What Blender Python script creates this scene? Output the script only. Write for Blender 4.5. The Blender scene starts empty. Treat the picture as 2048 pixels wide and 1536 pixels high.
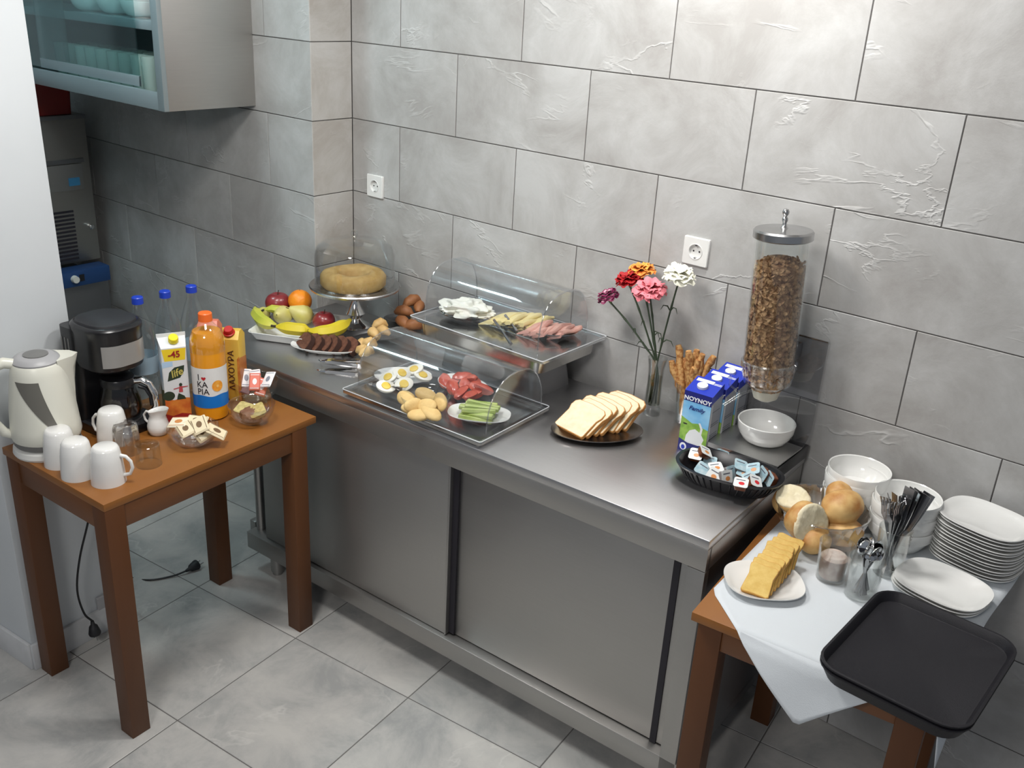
import bpy, bmesh, math, random
from mathutils import Vector, Matrix, noise as mnoise
PI = math.pi
sc = bpy.context.scene
COL = sc.collection

# ------------------------------------------------------------------ camera, light, exposure
CAM = Vector((2.0651, -2.4542, 2.0321))
F_PX = 1915.37
RX = Vector((0.77146, 0.63400, 0.05373))
UP = Vector((-0.28405, 0.26761, 0.92071))
FW = Vector((-0.56935, 0.72555, -0.38654))
cam = bpy.data.cameras.new('camera')
cam.sensor_width = 36.0
cam.lens = F_PX / 2048 * 36.0
cam.clip_start = 0.05
camo = bpy.data.objects.new('camera', cam)
COL.objects.link(camo)
m = Matrix((RX, UP, -FW)).transposed().to_4x4()
m.translation = CAM
camo.matrix_world = m
sc.camera = camo

sc.view_settings.view_transform = 'Standard'
sc.view_settings.look = 'None'
sc.view_settings.gamma = 1.0
sc.view_settings.use_curve_mapping = False
sc.view_settings.exposure = 0.0

w = bpy.data.worlds.new('world')
sc.world = w
w.use_nodes = True
w.node_tree.nodes['Background'].inputs[0].default_value = (0.80, 0.88, 1.0, 1)
w.node_tree.nodes['Background'].inputs[1].default_value = 0.25


def area(name, loc, target, size, power, color=(1, 1, 1), spread=None):
    l = bpy.data.lights.new(name, 'AREA')
    l.shape = 'SQUARE'
    l.size = size
    l.energy = power
    l.color = color
    if spread:
        l.spread = spread
    o = bpy.data.objects.new(name, l)
    COL.objects.link(o)
    o.location = loc
    o.rotation_euler = (Vector(target) - Vector(loc)).to_track_quat('-Z', 'Y').to_euler()
    return o


area('ceiling_lamp_main', (0.25, -1.30, 2.62), (0.45, -0.5, 0.8), 0.45, 25, (1.0, 0.975, 0.94))
area('ceiling_lamp_right', (0.92, -0.46, 2.62), (0.92, -0.36, 0.8), 0.26, 19, (1.0, 0.98, 0.95))
area('ceiling_lamp_room', (1.6, -3.2, 2.62), (0.8, -1.2, 0.2), 0.6, 37, (1.0, 0.97, 0.94))
area('kitchen_lamp', (-1.20, -1.30, 2.6), (-1.5, -0.3, 0.8), 0.5, 34, (0.72, 0.95, 1.0))


# ------------------------------------------------------------------ helpers
def at(u, v, z):
    """point of the horizontal plane at height z seen at pixel u, v of the photograph"""
    d = RX * ((u - 1024) / F_PX) - UP * ((v - 768) / F_PX) + FW
    return CAM + d * ((z - CAM.z) / d.z)


def aty(u, v, y):
    d = RX * ((u - 1024) / F_PX) - UP * ((v - 768) / F_PX) + FW
    return CAM + d * ((y - CAM.y) / d.y)


MATS = {}


def mat(name, color, rough=0.5, metal=0.0, color2=None, scale=8.0, detail=3.0, contrast=(0.35, 0.65), bump=0.0,
        bump_scale=None, coat=0.0, spec=0.5, sss=0.0, stretch=None, rand=False, emis=0.0, aniso=0.0):
    if name in MATS:
        return MATS[name]
    m = bpy.data.materials.new(name)
    m.use_nodes = True
    nt = m.node_tree
    n = nt.nodes
    b = n['Principled BSDF']
    b.inputs['Roughness'].default_value = rough
    b.inputs['Metallic'].default_value = metal
    b.inputs['Specular IOR Level'].default_value = spec
    b.inputs['Coat Weight'].default_value = coat
    b.inputs['Anisotropic'].default_value = aniso
    if sss:
        b.inputs['Subsurface Weight'].default_value = sss
        b.inputs['Subsurface Radius'].default_value = (0.01, 0.006, 0.004)
    if emis:
        b.inputs['Emission Color'].default_value = (*color, 1)
        b.inputs['Emission Strength'].default_value = emis
    b.inputs['Base Color'].default_value = (*color, 1)
    tc = n.new('ShaderNodeTexCoord')
    mp = n.new('ShaderNodeMapping')
    nt.links.new(tc.outputs['Object'], mp.inputs['Vector'])
    if stretch:
        mp.inputs['Scale'].default_value = stretch
    if rand:
        oi = n.new('ShaderNodeObjectInfo')
        mu = n.new('ShaderNodeVectorMath')
        mu.operation = 'SCALE'
        mu.inputs[0].default_value = (17.3, 9.1, 23.7)
        nt.links.new(oi.outputs['Random'], mu.inputs['Scale'])
        nt.links.new(mu.outputs[0], mp.inputs['Location'])
    if color2 is not None:
        no = n.new('ShaderNodeTexNoise')
        no.inputs['Scale'].default_value = scale
        no.inputs['Detail'].default_value = detail
        cr = n.new('ShaderNodeValToRGB')
        cr.color_ramp.elements[0].position = contrast[0]
        cr.color_ramp.elements[1].position = contrast[1]
        cr.color_ramp.elements[0].color = (*color, 1)
        cr.color_ramp.elements[1].color = (*color2, 1)
        nt.links.new(mp.outputs[0], no.inputs['Vector'])
        nt.links.new(no.outputs['Fac'], cr.inputs['Fac'])
        nt.links.new(cr.outputs['Color'], b.inputs['Base Color'])
    if bump:
        nb = n.new('ShaderNodeTexNoise')
        nb.inputs['Scale'].default_value = bump_scale or scale
        nb.inputs['Detail'].default_value = 4
        bu = n.new('ShaderNodeBump')
        bu.inputs['Strength'].default_value = bump
        bu.inputs['Distance'].default_value = 0.004
        nt.links.new(mp.outputs[0], nb.inputs['Vector'])
        nt.links.new(nb.outputs['Fac'], bu.inputs['Height'])
        nt.links.new(bu.outputs['Normal'], b.inputs['Normal'])
    MATS[name] = m
    return m


def clear(name, tint=(0.93, 0.95, 0.95), edge=0.55, base=0.05, rough=0.02):
    """thin clear glass or acrylic: transmits straight through, glossy towards grazing angles"""
    if name in MATS:
        return MATS[name]
    m = bpy.data.materials.new(name)
    m.use_nodes = True
    nt = m.node_tree
    n = nt.nodes
    n.clear()
    out = n.new('ShaderNodeOutputMaterial')
    tr = n.new('ShaderNodeBsdfTransparent')
    gl = n.new('ShaderNodeBsdfGlossy')
    gl.inputs['Roughness'].default_value = rough
    gl.inputs['Color'].default_value = (1, 1, 1, 1)
    tr.inputs['Color'].default_value = (*tint, 1)
    lw = n.new('ShaderNodeLayerWeight')
    lw.inputs['Blend'].default_value = 0.5
    pw = n.new('ShaderNodeMath')
    pw.operation = 'POWER'
    pw.inputs[1].default_value = 3.0
    ml = n.new('ShaderNodeMath')
    ml.operation = 'MULTIPLY_ADD'
    ml.inputs[1].default_value = edge
    ml.inputs[2].default_value = base
    mx = n.new('ShaderNodeMixShader')
    nt.links.new(lw.outputs['Facing'], pw.inputs[0])
    nt.links.new(pw.outputs[0], ml.inputs[0])
    nt.links.new(ml.outputs[0], mx.inputs[0])
    nt.links.new(tr.outputs[0], mx.inputs[1])
    nt.links.new(gl.outputs[0], mx.inputs[2])
    nt.links.new(mx.outputs[0], out.inputs[0])
    MATS[name] = m
    return m


def tile_mat(name, base, lo, hi, bump=0.35, scale=3.0, rough=0.45):
    """stone print of a porcelain tile: cloudy tone, pale scratches, shallow slate relief"""
    m = bpy.data.materials.new(name)
    m.use_nodes = True
    nt = m.node_tree
    n = nt.nodes
    L = nt.links.new
    b = n['Principled BSDF']
    b.inputs['Roughness'].default_value = rough
    b.inputs['Specular IOR Level'].default_value = 0.4
    tc = n.new('ShaderNodeTexCoord')
    oi = n.new('ShaderNodeObjectInfo')
    mu = n.new('ShaderNodeVectorMath')
    mu.operation = 'SCALE'
    mu.inputs[0].default_value = (31.0, 17.0, 23.0)
    L(oi.outputs['Random'], mu.inputs['Scale'])
    ad = n.new('ShaderNodeVectorMath')
    ad.operation = 'ADD'
    L(tc.outputs['Object'], ad.inputs[0])
    L(mu.outputs[0], ad.inputs[1])
    n1 = n.new('ShaderNodeTexNoise')
    n1.inputs['Scale'].default_value = scale
    n1.inputs['Detail'].default_value = 9
    n1.inputs['Roughness'].default_value = 0.68
    n1.inputs['Distortion'].default_value = 0.45
    L(ad.outputs[0], n1.inputs['Vector'])
    r1 = n.new('ShaderNodeValToRGB')
    e = r1.color_ramp.elements
    e[0].position, e[1].position = 0.36, 0.64
    e[0].color, e[1].color = (*lo, 1), (*hi, 1)
    c = e.new(0.5)
    c.color = (*base, 1)
    L(n1.outputs['Fac'], r1.inputs['Fac'])
    n2 = n.new('ShaderNodeTexNoise')
    n2.inputs['Scale'].default_value = scale * 0.9
    n2.inputs['Detail'].default_value = 5
    n2.inputs['Roughness'].default_value = 0.55
    n2.inputs['Distortion'].default_value = 0.5
    vs = n.new('ShaderNodeMapping')
    vs.inputs['Scale'].default_value = (0.8, 1.0, 1.9)
    vs.inputs['Rotation'].default_value = (0, 0.35, 0)
    L(ad.outputs[0], vs.inputs['Vector'])
    L(vs.outputs[0], n2.inputs['Vector'])
    r2 = n.new('ShaderNodeValToRGB')
    e = r2.color_ramp.elements
    e[0].position, e[1].position = 0.478, 0.512
    e[0].color, e[1].color = (0, 0, 0, 1), (0, 0, 0, 1)
    c = e.new(0.50)
    c.color = (1, 1, 1, 1)
    L(n2.outputs['Fac'], r2.inputs['Fac'])
    mx = n.new('ShaderNodeMix')
    mx.data_type = 'RGBA'
    mx.inputs['B'].default_value = (min(hi[0] * 1.22, 1), min(hi[1] * 1.22, 1), min(hi[2] * 1.22, 1), 1)
    ms = n.new('ShaderNodeMath')
    ms.operation = 'MULTIPLY'
    n3 = n.new('ShaderNodeTexNoise')
    n3.inputs['Scale'].default_value = scale * 1.1
    L(ad.outputs[0], n3.inputs['Vector'])
    r3 = n.new('ShaderNodeValToRGB')
    r3.color_ramp.elements[0].position = 0.52
    r3.color_ramp.elements[1].position = 0.66
    L(n3.outputs['Fac'], r3.inputs['Fac'])
    L(r2.outputs['Color'], ms.inputs[0])
    L(r3.outputs['Color'], ms.inputs[1])
    ms2 = n.new('ShaderNodeMath')
    ms2.operation = 'MULTIPLY'
    ms2.inputs[1].default_value = 0.45
    L(ms.outputs[0], ms2.inputs[0])
    L(ms2.outputs[0], mx.inputs['Factor'])
    L(r1.outputs['Color'], mx.inputs['A'])
    L(mx.outputs['Result'], b.inputs['Base Color'])
    bu = n.new('ShaderNodeBump')
    bu.inputs['Strength'].default_value = bump
    bu.inputs['Distance'].default_value = 0.004
    L(n1.outputs['Fac'], bu.inputs['Height'])
    bu2 = n.new('ShaderNodeBump')
    bu2.inputs['Strength'].default_value = bump * 0.8
    bu2.inputs['Distance'].default_value = 0.004
    L(ms.outputs[0], bu2.inputs['Height'])
    L(bu.outputs['Normal'], bu2.inputs['Normal'])
    L(bu2.outputs['Normal'], b.inputs['Normal'])
    MATS[name] = m
    return m


def steel(name, col=(0.55, 0.55, 0.54), rough=0.30, streak=(1, 60, 60), var=0.08):
    """brushed stainless steel with fine streaks in the roughness and colour"""
    if name in MATS:
        return MATS[name]
    m = bpy.data.materials.new(name)
    m.use_nodes = True
    nt = m.node_tree
    n = nt.nodes
    L = nt.links.new
    b = n['Principled BSDF']
    b.inputs['Metallic'].default_value = 1.0
    tc = n.new('ShaderNodeTexCoord')
    mp = n.new('ShaderNodeMapping')
    mp.inputs['Scale'].default_value = streak
    L(tc.outputs['Object'], mp.inputs['Vector'])
    no = n.new('ShaderNodeTexNoise')
    no.inputs['Scale'].default_value = 6
    no.inputs['Detail'].default_value = 4
    L(mp.outputs[0], no.inputs['Vector'])
    big = n.new('ShaderNodeTexNoise')
    big.inputs['Scale'].default_value = 3
    L(tc.outputs['Object'], big.inputs['Vector'])
    mr = n.new('ShaderNodeMapRange')
    mr.inputs['To Min'].default_value = rough - var
    mr.inputs['To Max'].default_value = rough + var
    a = n.new('ShaderNodeMath')
    a.operation = 'ADD'
    a2 = n.new('ShaderNodeMath')
    a2.operation = 'MULTIPLY'
    a2.inputs[1].default_value = 0.5
    L(no.outputs['Fac'], a.inputs[0])
    L(big.outputs['Fac'], a.inputs[1])
    L(a.outputs[0], a2.inputs[0])
    L(a2.outputs[0], mr.inputs['Value'])
    L(mr.outputs[0], b.inputs['Roughness'])
    cr = n.new('ShaderNodeValToRGB')
    cr.color_ramp.elements[0].position = 0.3
    cr.color_ramp.elements[1].position = 0.7
    cr.color_ramp.elements[0].color = (col[0] * 0.92, col[1] * 0.92, col[2] * 0.92, 1)
    cr.color_ramp.elements[1].color = (*col, 1)
    L(a2.outputs[0], cr.inputs['Fac'])
    L(cr.outputs['Color'], b.inputs['Base Color'])
    MATS[name] = m
    return m


def rrect(a, b, r, k=4, z=0.0, cx=0.0, cy=0.0):
    r = min(r, a, b)
    pts = []
    for i, (sx, sy) in enumerate(((1, 1), (-1, 1), (-1, -1), (1, -1))):
        for j in range(k + 1):
            t = PI / 2 * (i + j / k)
            pts.append((cx + sx * (a - r) + r * math.cos(t), cy + sy * (b - r) + r * math.sin(t), z))
    return pts


def sq(a, b, e=2.0, n=40, z=0.0, cx=0.0, cy=0.0, rot=0.0):
    """super-ellipse ring"""
    out = []
    for i in range(n):
        t = 2 * PI * i / n
        c, s = math.cos(t), math.sin(t)
        x = a * math.copysign(abs(c) ** (2 / e), c)
        y = b * math.copysign(abs(s) ** (2 / e), s)
        out.append((cx + x * math.cos(rot) - y * math.sin(rot), cy + x * math.sin(rot) + y * math.cos(rot), z))
    return out


class MB:
    def __init__(s):
        s.v = []
        s.f = []
        s.m = []
        s.cur = 0

    def add(s, vs, fs):
        o = len(s.v)
        s.v += [tuple(p) for p in vs]
        for f in fs:
            s.f.append(tuple(i + o for i in f))
            s.m.append(s.cur)
        return s

    def box(s, c, d, rz=0.0, M=None):
        hx, hy, hz = d[0] / 2, d[1] / 2, d[2] / 2
        vs = [Vector((x, y, z)) for z in (-hz, hz) for (x, y) in ((-hx, -hy), (hx, -hy), (hx, hy), (-hx, hy))]
        if M is None:
            M = Matrix.Rotation(rz, 3, 'Z')
        vs = [M @ p + Vector(c) for p in vs]
        return s.add(vs, [(0, 3, 2, 1), (4, 5, 6, 7), (0, 1, 5, 4), (1, 2, 6, 5), (2, 3, 7, 6), (3, 0, 4, 7)])

    def rbox(s, c, d, r=0.004, k=2):
        """box with rounded edges all round"""
        hx, hy, hz = d[0] / 2, d[1] / 2, d[2] / 2
        r = min(r, hx * .99, hy * .99, hz * .99)
        rings = []
        for j in range(k + 1):
            t = PI / 2 * j / k
            q = r * (1 - math.sin(t))
            rings.append(rrect(hx - q, hy - q, max(r - q, r * 0.3), 3, -hz + r * (1 - math.cos(t)) if 0 else -hz + r * (1 - math.sin(PI / 2 - t)) , c[0], c[1]))
        up = []
        for j in range(k + 1):
            t = PI / 2 * j / k
            q = r * (1 - math.cos(t))
            up.append(rrect(hx - q, hy - q, max(r - q, r * 0.3), 3, hz - r + r * math.sin(t), c[0], c[1]))
        rings = [[(x, y, z + c[2]) for x, y, z in R] for R in rings + up]
        return s.loft(rings)

    def loft(s, rings, cap0=True, cap1=True, closed=True):
        n = len(rings[0])
        vs = [p for R in rings for p in R]
        fs = []
        for i in range(len(rings) - 1):
            for j in range(n if closed else n - 1):
                a, b = i * n + j, i * n + (j + 1) % n
                fs.append((a, b, b + n, a + n))
        if cap0:
            fs.append(tuple(range(n - 1, -1, -1)))
        if cap1:
            o = (len(rings) - 1) * n
            fs.append(tuple(range(o, o + n)))
        return s.add(vs, fs)

    def lathe(s, prof, n=32, c=(0, 0, 0), cap0=True, cap1=True, ex=2.0, sy=1.0):
        rings = [[(c[0] + x, c[1] + y * sy, c[2] + z) for x, y, _ in sq(max(r, 1e-4), max(r, 1e-4), ex, n)] for r, z in prof]
        return s.loft(rings, cap0, cap1)

    def tube(s, pts, r, n=8, cap=True):
        pts = [Vector(p) for p in pts]
        rs = r if isinstance(r, (list, tuple)) else [r] * len(pts)
        rings = []
        prev = None
        for i, p in enumerate(pts):
            d = (pts[min(i + 1, len(pts) - 1)] - pts[max(i - 1, 0)]).normalized()
            if prev is None:
                ref = Vector((0, 0, 1)) if abs(d.z) < 0.9 else Vector((1, 0, 0))
                u = d.cross(ref).normalized()
            else:
                u = (prev - d * prev.dot(d)).normalized()
            prev = u
            w_ = d.cross(u)
            rings.append([p + (u * math.cos(2 * PI * k / n) + w_ * math.sin(2 * PI * k / n)) * rs[i] for k in range(n)])
        return s.loft(rings, cap, cap)

    def blob(s, c, r, amp=0.0, sc_=8.0, nu=20, nv=12, seed=0, M=None, pinch=0.0, flat=0.0):
        vs = []
        for j in range(nv + 1):
            ph = PI * j / nv
            for i in range(nu):
                th = 2 * PI * i / nu
                d = Vector((math.sin(ph) * math.cos(th), math.sin(ph) * math.sin(th), math.cos(ph)))
                k = 1 + amp * mnoise.noise(d * sc_ + Vector((seed * 3.7, seed * 1.3, 0)))
                if pinch:
                    k -= pinch * math.exp(-(ph / 0.35) ** 2)
                p = Vector((d.x * r[0], d.y * r[1], d.z * r[2])) * k
                if flat and p.z < -r[2] * flat:
                    p.z = -r[2] * flat
                if M is not None:
                    p = M @ p
                vs.append(p + Vector(c))
        fs = []
        for j in range(nv):
            for i in range(nu):
                a, b = j * nu + i, j * nu + (i + 1) % nu
                fs.append((a, a + nu, b + nu, b))
        return s.add(vs, fs)

    def grid(s, fn, nu, nv):
        vs = [fn(i / nu, j / nv) for j in range(nv + 1) for i in range(nu + 1)]
        fs = [(j * (nu + 1) + i, j * (nu + 1) + i + 1, (j + 1) * (nu + 1) + i + 1, (j + 1) * (nu + 1) + i) for j in range(nv) for i in range(nu)]
        return s.add(vs, fs)

    def prism(s, poly, z0, z1):
        n = len(poly)
        return s.loft([[(x, y, z0) for x, y in poly], [(x, y, z1) for x, y in poly]])

    def mesh(s, name, mats, smooth=True, angle=35, bevel=0.0, fix=True):
        me = bpy.data.meshes.new(name)
        me.from_pydata([tuple(p) for p in s.v], [], s.f)
        mats = mats if isinstance(mats, (list, tuple)) else [mats]
        for q in mats:
            me.materials.append(q)
        me.polygons.foreach_set('material_index', s.m)
        if fix or bevel:
            bm = bmesh.new()
            bm.from_mesh(me)
            bmesh.ops.remove_doubles(bm, verts=bm.verts, dist=1e-6)
            bmesh.ops.recalc_face_normals(bm, faces=bm.faces)
            if bevel:
                ed = [e for e in bm.edges if len(e.link_faces) == 2 and e.calc_face_angle(0) > 0.6]
                bmesh.ops.bevel(bm, geom=ed, offset=bevel, segments=2, profile=0.5, affect='EDGES', clamp_overlap=True)
            bm.to_mesh(me)
            bm.free()
        if smooth:
            me.polygons.foreach_set('use_smooth', [True] * len(me.polygons))
            me.set_sharp_from_angle(angle=math.radians(angle))
        me.update()
        return me

    def obj(s, name, mats, parent=None, loc=None, rot=None, **k):
        o = bpy.data.objects.new(name, s.mesh(name, mats, **k))
        COL.objects.link(o)
        if parent is not None:
            o.parent = parent
        if loc is not None:
            o.location = loc
        if rot is not None:
            o.rotation_euler = rot
        return o


def tag(o, label=None, cat=None, group=None, kind=None):
    if label:
        o['label'] = label
    if cat:
        o['category'] = cat
    if group:
        o['group'] = group
    if kind:
        o['kind'] = kind
    return o


def thing(name, label, cat, loc=(0, 0, 0), rz=0.0, group=None, rot=None):
    o = bpy.data.objects.new(name, None)
    o.empty_display_size = 0.05
    COL.objects.link(o)
    o.location = loc
    o.rotation_euler = rot if rot else (0, 0, rz)
    return tag(o, label, cat, group)


def dup(root, loc, rot, label=None, group=None):
    r = root.copy()
    COL.objects.link(r)
    r.location = loc
    r.rotation_euler = rot if isinstance(rot, tuple) else (0, 0, rot)
    if label:
        r['label'] = label
    if group:
        r['group'] = group
    for ch in list(root.children):
        c = ch.copy()
        COL.objects.link(c)
        c.parent = r
        for g in ch.children:
            d = g.copy()
            COL.objects.link(d)
            d.parent = c
    return r


FONT = bpy.data.fonts.load('<builtin>') if False else None


def text(s, size, m, parent, loc, rot, name='lettering', shear=0.0, ext=0.0003, bend=None, bold=0.0, sx=1.0):
    cu = bpy.data.curves.new(name, 'FONT')
    cu.body = s
    cu.size = size
    cu.align_x = 'CENTER'
    cu.align_y = 'CENTER'
    cu.extrude = ext
    cu.shear = shear
    cu.offset = bold
    cu.resolution_u = 3
    tmp = bpy.data.objects.new('tmp_text', cu)
    COL.objects.link(tmp)
    bpy.context.view_layer.update()
    me = bpy.data.meshes.new_from_object(tmp, depsgraph=bpy.context.evaluated_depsgraph_get())
    bpy.data.objects.remove(tmp)
    bpy.data.curves.remove(cu)
    M = Matrix.Translation(loc) @ rot.to_4x4()
    me.materials.clear()
    me.materials.append(m)
    for v in me.vertices:
        v.co.x *= sx
        if bend:
            # wrap round a vertical cylinder of radius bend[0], centred on angle bend[1]
            R, a0 = bend
            a = a0 + v.co.x / R
            rr = R + v.co.z + 0.0004
            v.co = Vector((rr * math.cos(a), rr * math.sin(a), v.co.y + loc[2]))
        else:
            v.co = M @ v.co
    me.name = name
    o = bpy.data.objects.new(name, me)
    COL.objects.link(o)
    o.parent = parent
    return o


def rng(s):
    return random.Random(s)


def frame_rot(xdir, ydir):
    x = Vector(xdir).normalized()
    y = Vector(ydir).normalized()
    z = x.cross(y)
    return Matrix((x, y, z)).transposed()


# ------------------------------------------------------------------ shared materials
M_STEEL = steel('brushed_steel_top', (0.60, 0.595, 0.60), 0.34, (1.5, 50, 50))
M_STEELF = steel('brushed_steel_front', (0.46, 0.45, 0.435), 0.44, (1.5, 1.5, 60))
M_STEELD = steel('dark_steel', (0.30, 0.30, 0.31), 0.4, (1, 1, 40))
M_CHROME = mat('chrome', (0.72, 0.72, 0.72), 0.08, 1.0)
M_CUTLERY = mat('cutlery_steel', (0.42, 0.42, 0.43), 0.2, 1.0)
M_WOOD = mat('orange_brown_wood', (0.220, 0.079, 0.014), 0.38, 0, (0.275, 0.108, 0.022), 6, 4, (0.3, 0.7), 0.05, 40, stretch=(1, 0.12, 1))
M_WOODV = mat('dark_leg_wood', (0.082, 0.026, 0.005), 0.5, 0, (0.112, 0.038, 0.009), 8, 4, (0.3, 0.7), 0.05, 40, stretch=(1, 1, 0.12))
M_WHITEP = mat('white_porcelain', (0.74, 0.74, 0.72), 0.12, coat=0.3)
M_WHITE = mat('white_plastic', (0.70, 0.70, 0.67), 0.35)
M_IVORY = mat('ivory_plastic', (0.68, 0.68, 0.60), 0.30)
M_GREYP = mat('grey_plastic', (0.16, 0.16, 0.155), 0.35)
M_LGREY = mat('light_grey_plastic', (0.36, 0.36, 0.37), 0.4)
M_BLACK = mat('black_plastic', (0.010, 0.010, 0.012), 0.28)
M_BLACKM = mat('matte_black_plastic', (0.016, 0.016, 0.019), 0.55, bump=0.1, bump_scale=300)
M_GLASS = clear('clear_glass', (0.93, 0.94, 0.935), 0.55, 0.05)
M_GLASS2 = clear('drinking_glass', (0.93, 0.94, 0.935), 0.80, 0.10)
M_ACRYL = clear('clear_acrylic', (0.965, 0.97, 0.975), 0.50, 0.05, 0.03)
M_PET = clear('clear_plastic_bottle', (0.95, 0.97, 0.98), 0.5, 0.08, 0.05)
M_TEALG = clear('greenish_cabinet_glass', (0.78, 0.90, 0.90), 0.5, 0.13, 0.08)
M_SMOKE = clear('smoked_acrylic', (0.80, 0.80, 0.81), 0.5, 0.10, 0.03)
M_BLUEC = mat('blue_cap_plastic', (0.012, 0.045, 0.42), 0.35)
M_PAPER = mat('white_print', (0.72, 0.72, 0.71), 0.5)
M_INK = mat('dark_print', (0.012, 0.010, 0.016), 0.6)
M_RED = mat('red_print', (0.50, 0.012, 0.02), 0.5)
# ------------------------------------------------------------------ room
M_TILE = tile_mat('grey_stone_wall_tile', (0.405, 0.400, 0.390), (0.340, 0.330, 0.318), (0.470, 0.470, 0.463), 0.55, 3.6, 0.42)
M_TILEW = tile_mat('warm_grey_wall_tile', (0.45, 0.435, 0.41), (0.38, 0.355, 0.325), (0.51, 0.50, 0.485), 0.40, 4, 0.42)
M_FTILE = tile_mat('pale_grey_floor_tile', (0.44, 0.435, 0.42), (0.33, 0.335, 0.33), (0.51, 0.50, 0.475), 0.05, 4.0, 0.30)
M_GROUT = mat('dark_grout', (0.10, 0.095, 0.09), 0.9)
M_FGROUT = mat('grey_floor_grout', (0.14, 0.135, 0.13), 0.9)
M_PAINT = mat('white_wall_paint', (0.60, 0.63, 0.65), 0.6, 0, (0.57, 0.60, 0.62), 2.5, 3, bump=0.03, bump_scale=120)
M_SKIRT = mat('white_marble_skirting', (0.60, 0.61, 0.62), 0.35, 0, (0.50, 0.51, 0.52), 9, 5)
M_CEIL = mat('ceiling_white', (0.8, 0.8, 0.8), 0.8)

TW, TH = 0.534, 0.267
Z0 = 1.8048
XC = -0.6814
YS = -0.1893
_tile_cache = {}


def wall_tile(parent, x0, x1, z0, z1, y, face, material):
    """one tile with its own edges. face 'y': front looks to -y at y; face 'x': front looks to +x at x=y"""
    g = 0.0016
    wd, hg = round(x1 - x0 - 2 * g, 4), round(z1 - z0 - 2 * g, 4)
    key = (wd, hg, face, material.name)
    if key not in _tile_cache:
        b = MB()
        t = 0.008
        if face == 'y':
            e = 0.0010
            b.loft([[(-wd / 2, t, -hg / 2), (wd / 2, t, -hg / 2), (wd / 2, t, hg / 2), (-wd / 2, t, hg / 2)],
                    [(-wd / 2, e, -hg / 2), (wd / 2, e, -hg / 2), (wd / 2, e, hg / 2), (-wd / 2, e, hg / 2)],
                    [(-wd / 2 + e, 0, -hg / 2 + e), (wd / 2 - e, 0, -hg / 2 + e), (wd / 2 - e, 0, hg / 2 - e), (-wd / 2 + e, 0, hg / 2 - e)]])
        else:
            e = 0.0010
            b.loft([[(-t, -wd / 2, -hg / 2), (-t, wd / 2, -hg / 2), (-t, wd / 2, hg / 2), (-t, -wd / 2, hg / 2)],
                    [(-e, -wd / 2, -hg / 2), (-e, wd / 2, -hg / 2), (-e, wd / 2, hg / 2), (-e, -wd / 2, hg / 2)],
                    [(0, -wd / 2 + e, -hg / 2 + e), (0, wd / 2 - e, -hg / 2 + e), (0, wd / 2 - e, hg / 2 - e), (0, -wd / 2 + e, hg / 2 - e)]])
        _tile_cache[key] = b.mesh('tile', material, smooth=False)
    o = bpy.data.objects.new('tile', _tile_cache[key])
    COL.objects.link(o)
    o.parent = parent
    if face == 'y':
        o.location = ((x0 + x1) / 2, y, (z0 + z1) / 2)
    else:
        o.location = (y, (x0 + x1) / 2, (z0 + z1) / 2)
    return o


wall_back = MB().box(((XC - 0.08 + 2.9) / 2, 0.052, 1.35), (2.9 - XC + 0.08, 0.1, 2.7)).obj('wall_back', M_GROUT, smooth=False)
tag(wall_back, kind='structure')
wall_side = MB().box((XC - 0.055, YS / 2 + 0.0, 1.35), (0.1, -YS - 0.004, 2.7)).obj('wall_return', M_GROUT, smooth=False)
tag(wall_side, kind='structure')
wall_left = MB().box(((XC - 3.0) / 2 - 0.002, YS + 0.054, 1.35), (3.0 + XC, 0.1, 2.7)).obj('wall_left', M_GROUT, smooth=False)
tag(wall_left, kind='structure')
for k in range(-4, 7):
    ztop = Z0 - TH * k
    zb, zt = max(ztop - TH, 0.0), min(ztop, 2.7)
    if zt <= zb:
        continue
    j0 = -0.1664 if k % 2 == 0 else -0.4334
    xs = [XC] + [j0 + TW * i for i in range(-2, 9) if XC + 0.02 < j0 + TW * i < 2.88] + [2.9]
    for a, b_ in zip(xs, xs[1:]):
        wall_tile(wall_back, a, b_, zb, zt, 0.0, 'y', M_TILE)
    wall_tile(wall_side, YS, 0.0, zb, zt, XC, 'x', M_TILEW)
    j1 = -1.194 if k % 2 == 0 else -0.935
    xs = [-3.0] + sorted(j1 - TW * i for i in range(-1, 5) if -2.98 < j1 - TW * i < XC - 0.02) + [XC]
    for a, b_ in zip(xs, xs[1:]):
        wall_tile(wall_left, a, b_, zb, zt, YS, 'y', M_TILE)

# floor: square tiles laid at a slight angle to the back wall
PHI = 0.1072
T = 0.4748
floor = MB().box((0.3, -2.5, -0.0165), (7.0, 6.4, 0.03)).obj('floor', M_FGROUT, smooth=False)
tag(floor, kind='structure')
tm = MB()
e = 0.0012
hw = T / 2 - 0.0018
tm.loft([rrect(hw, hw, 0.001, 1, -0.006), rrect(hw, hw, 0.001, 1, -0.0008), rrect(hw - e, hw - e, 0.001, 1, 0.0)])
tile_me = tm.mesh('tile', M_FTILE, smooth=False)
cp, sp = math.cos(PHI), math.sin(PHI)
for i in range(-5, 8):
    for j in range(-5, 4):
        x = -0.5195 + T * ((i + .5) * cp - (j + .5) * sp)
        y = -0.8891 + T * ((i + .5) * sp + (j + .5) * cp)
        if not (-2.9 < x < 2.7 and -3.1 < y < 0.3):
            continue
        if y > -0.02 or (x < XC and y > YS):
            if y > 0.23:
                continue
        o = bpy.data.objects.new('tile', tile_me)
        COL.objects.link(o)
        o.parent = floor
        o.location = (x, y, 0)
        o.rotation_euler = (0, 0, PHI + PI / 2 * ((i * 7 + j * 3) % 4))
ceiling = MB().box((0.3, -2.5, 2.75), (7.0, 6.4, 0.1)).obj('ceiling', M_CEIL, smooth=False)
tag(ceiling, kind='structure')

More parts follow.
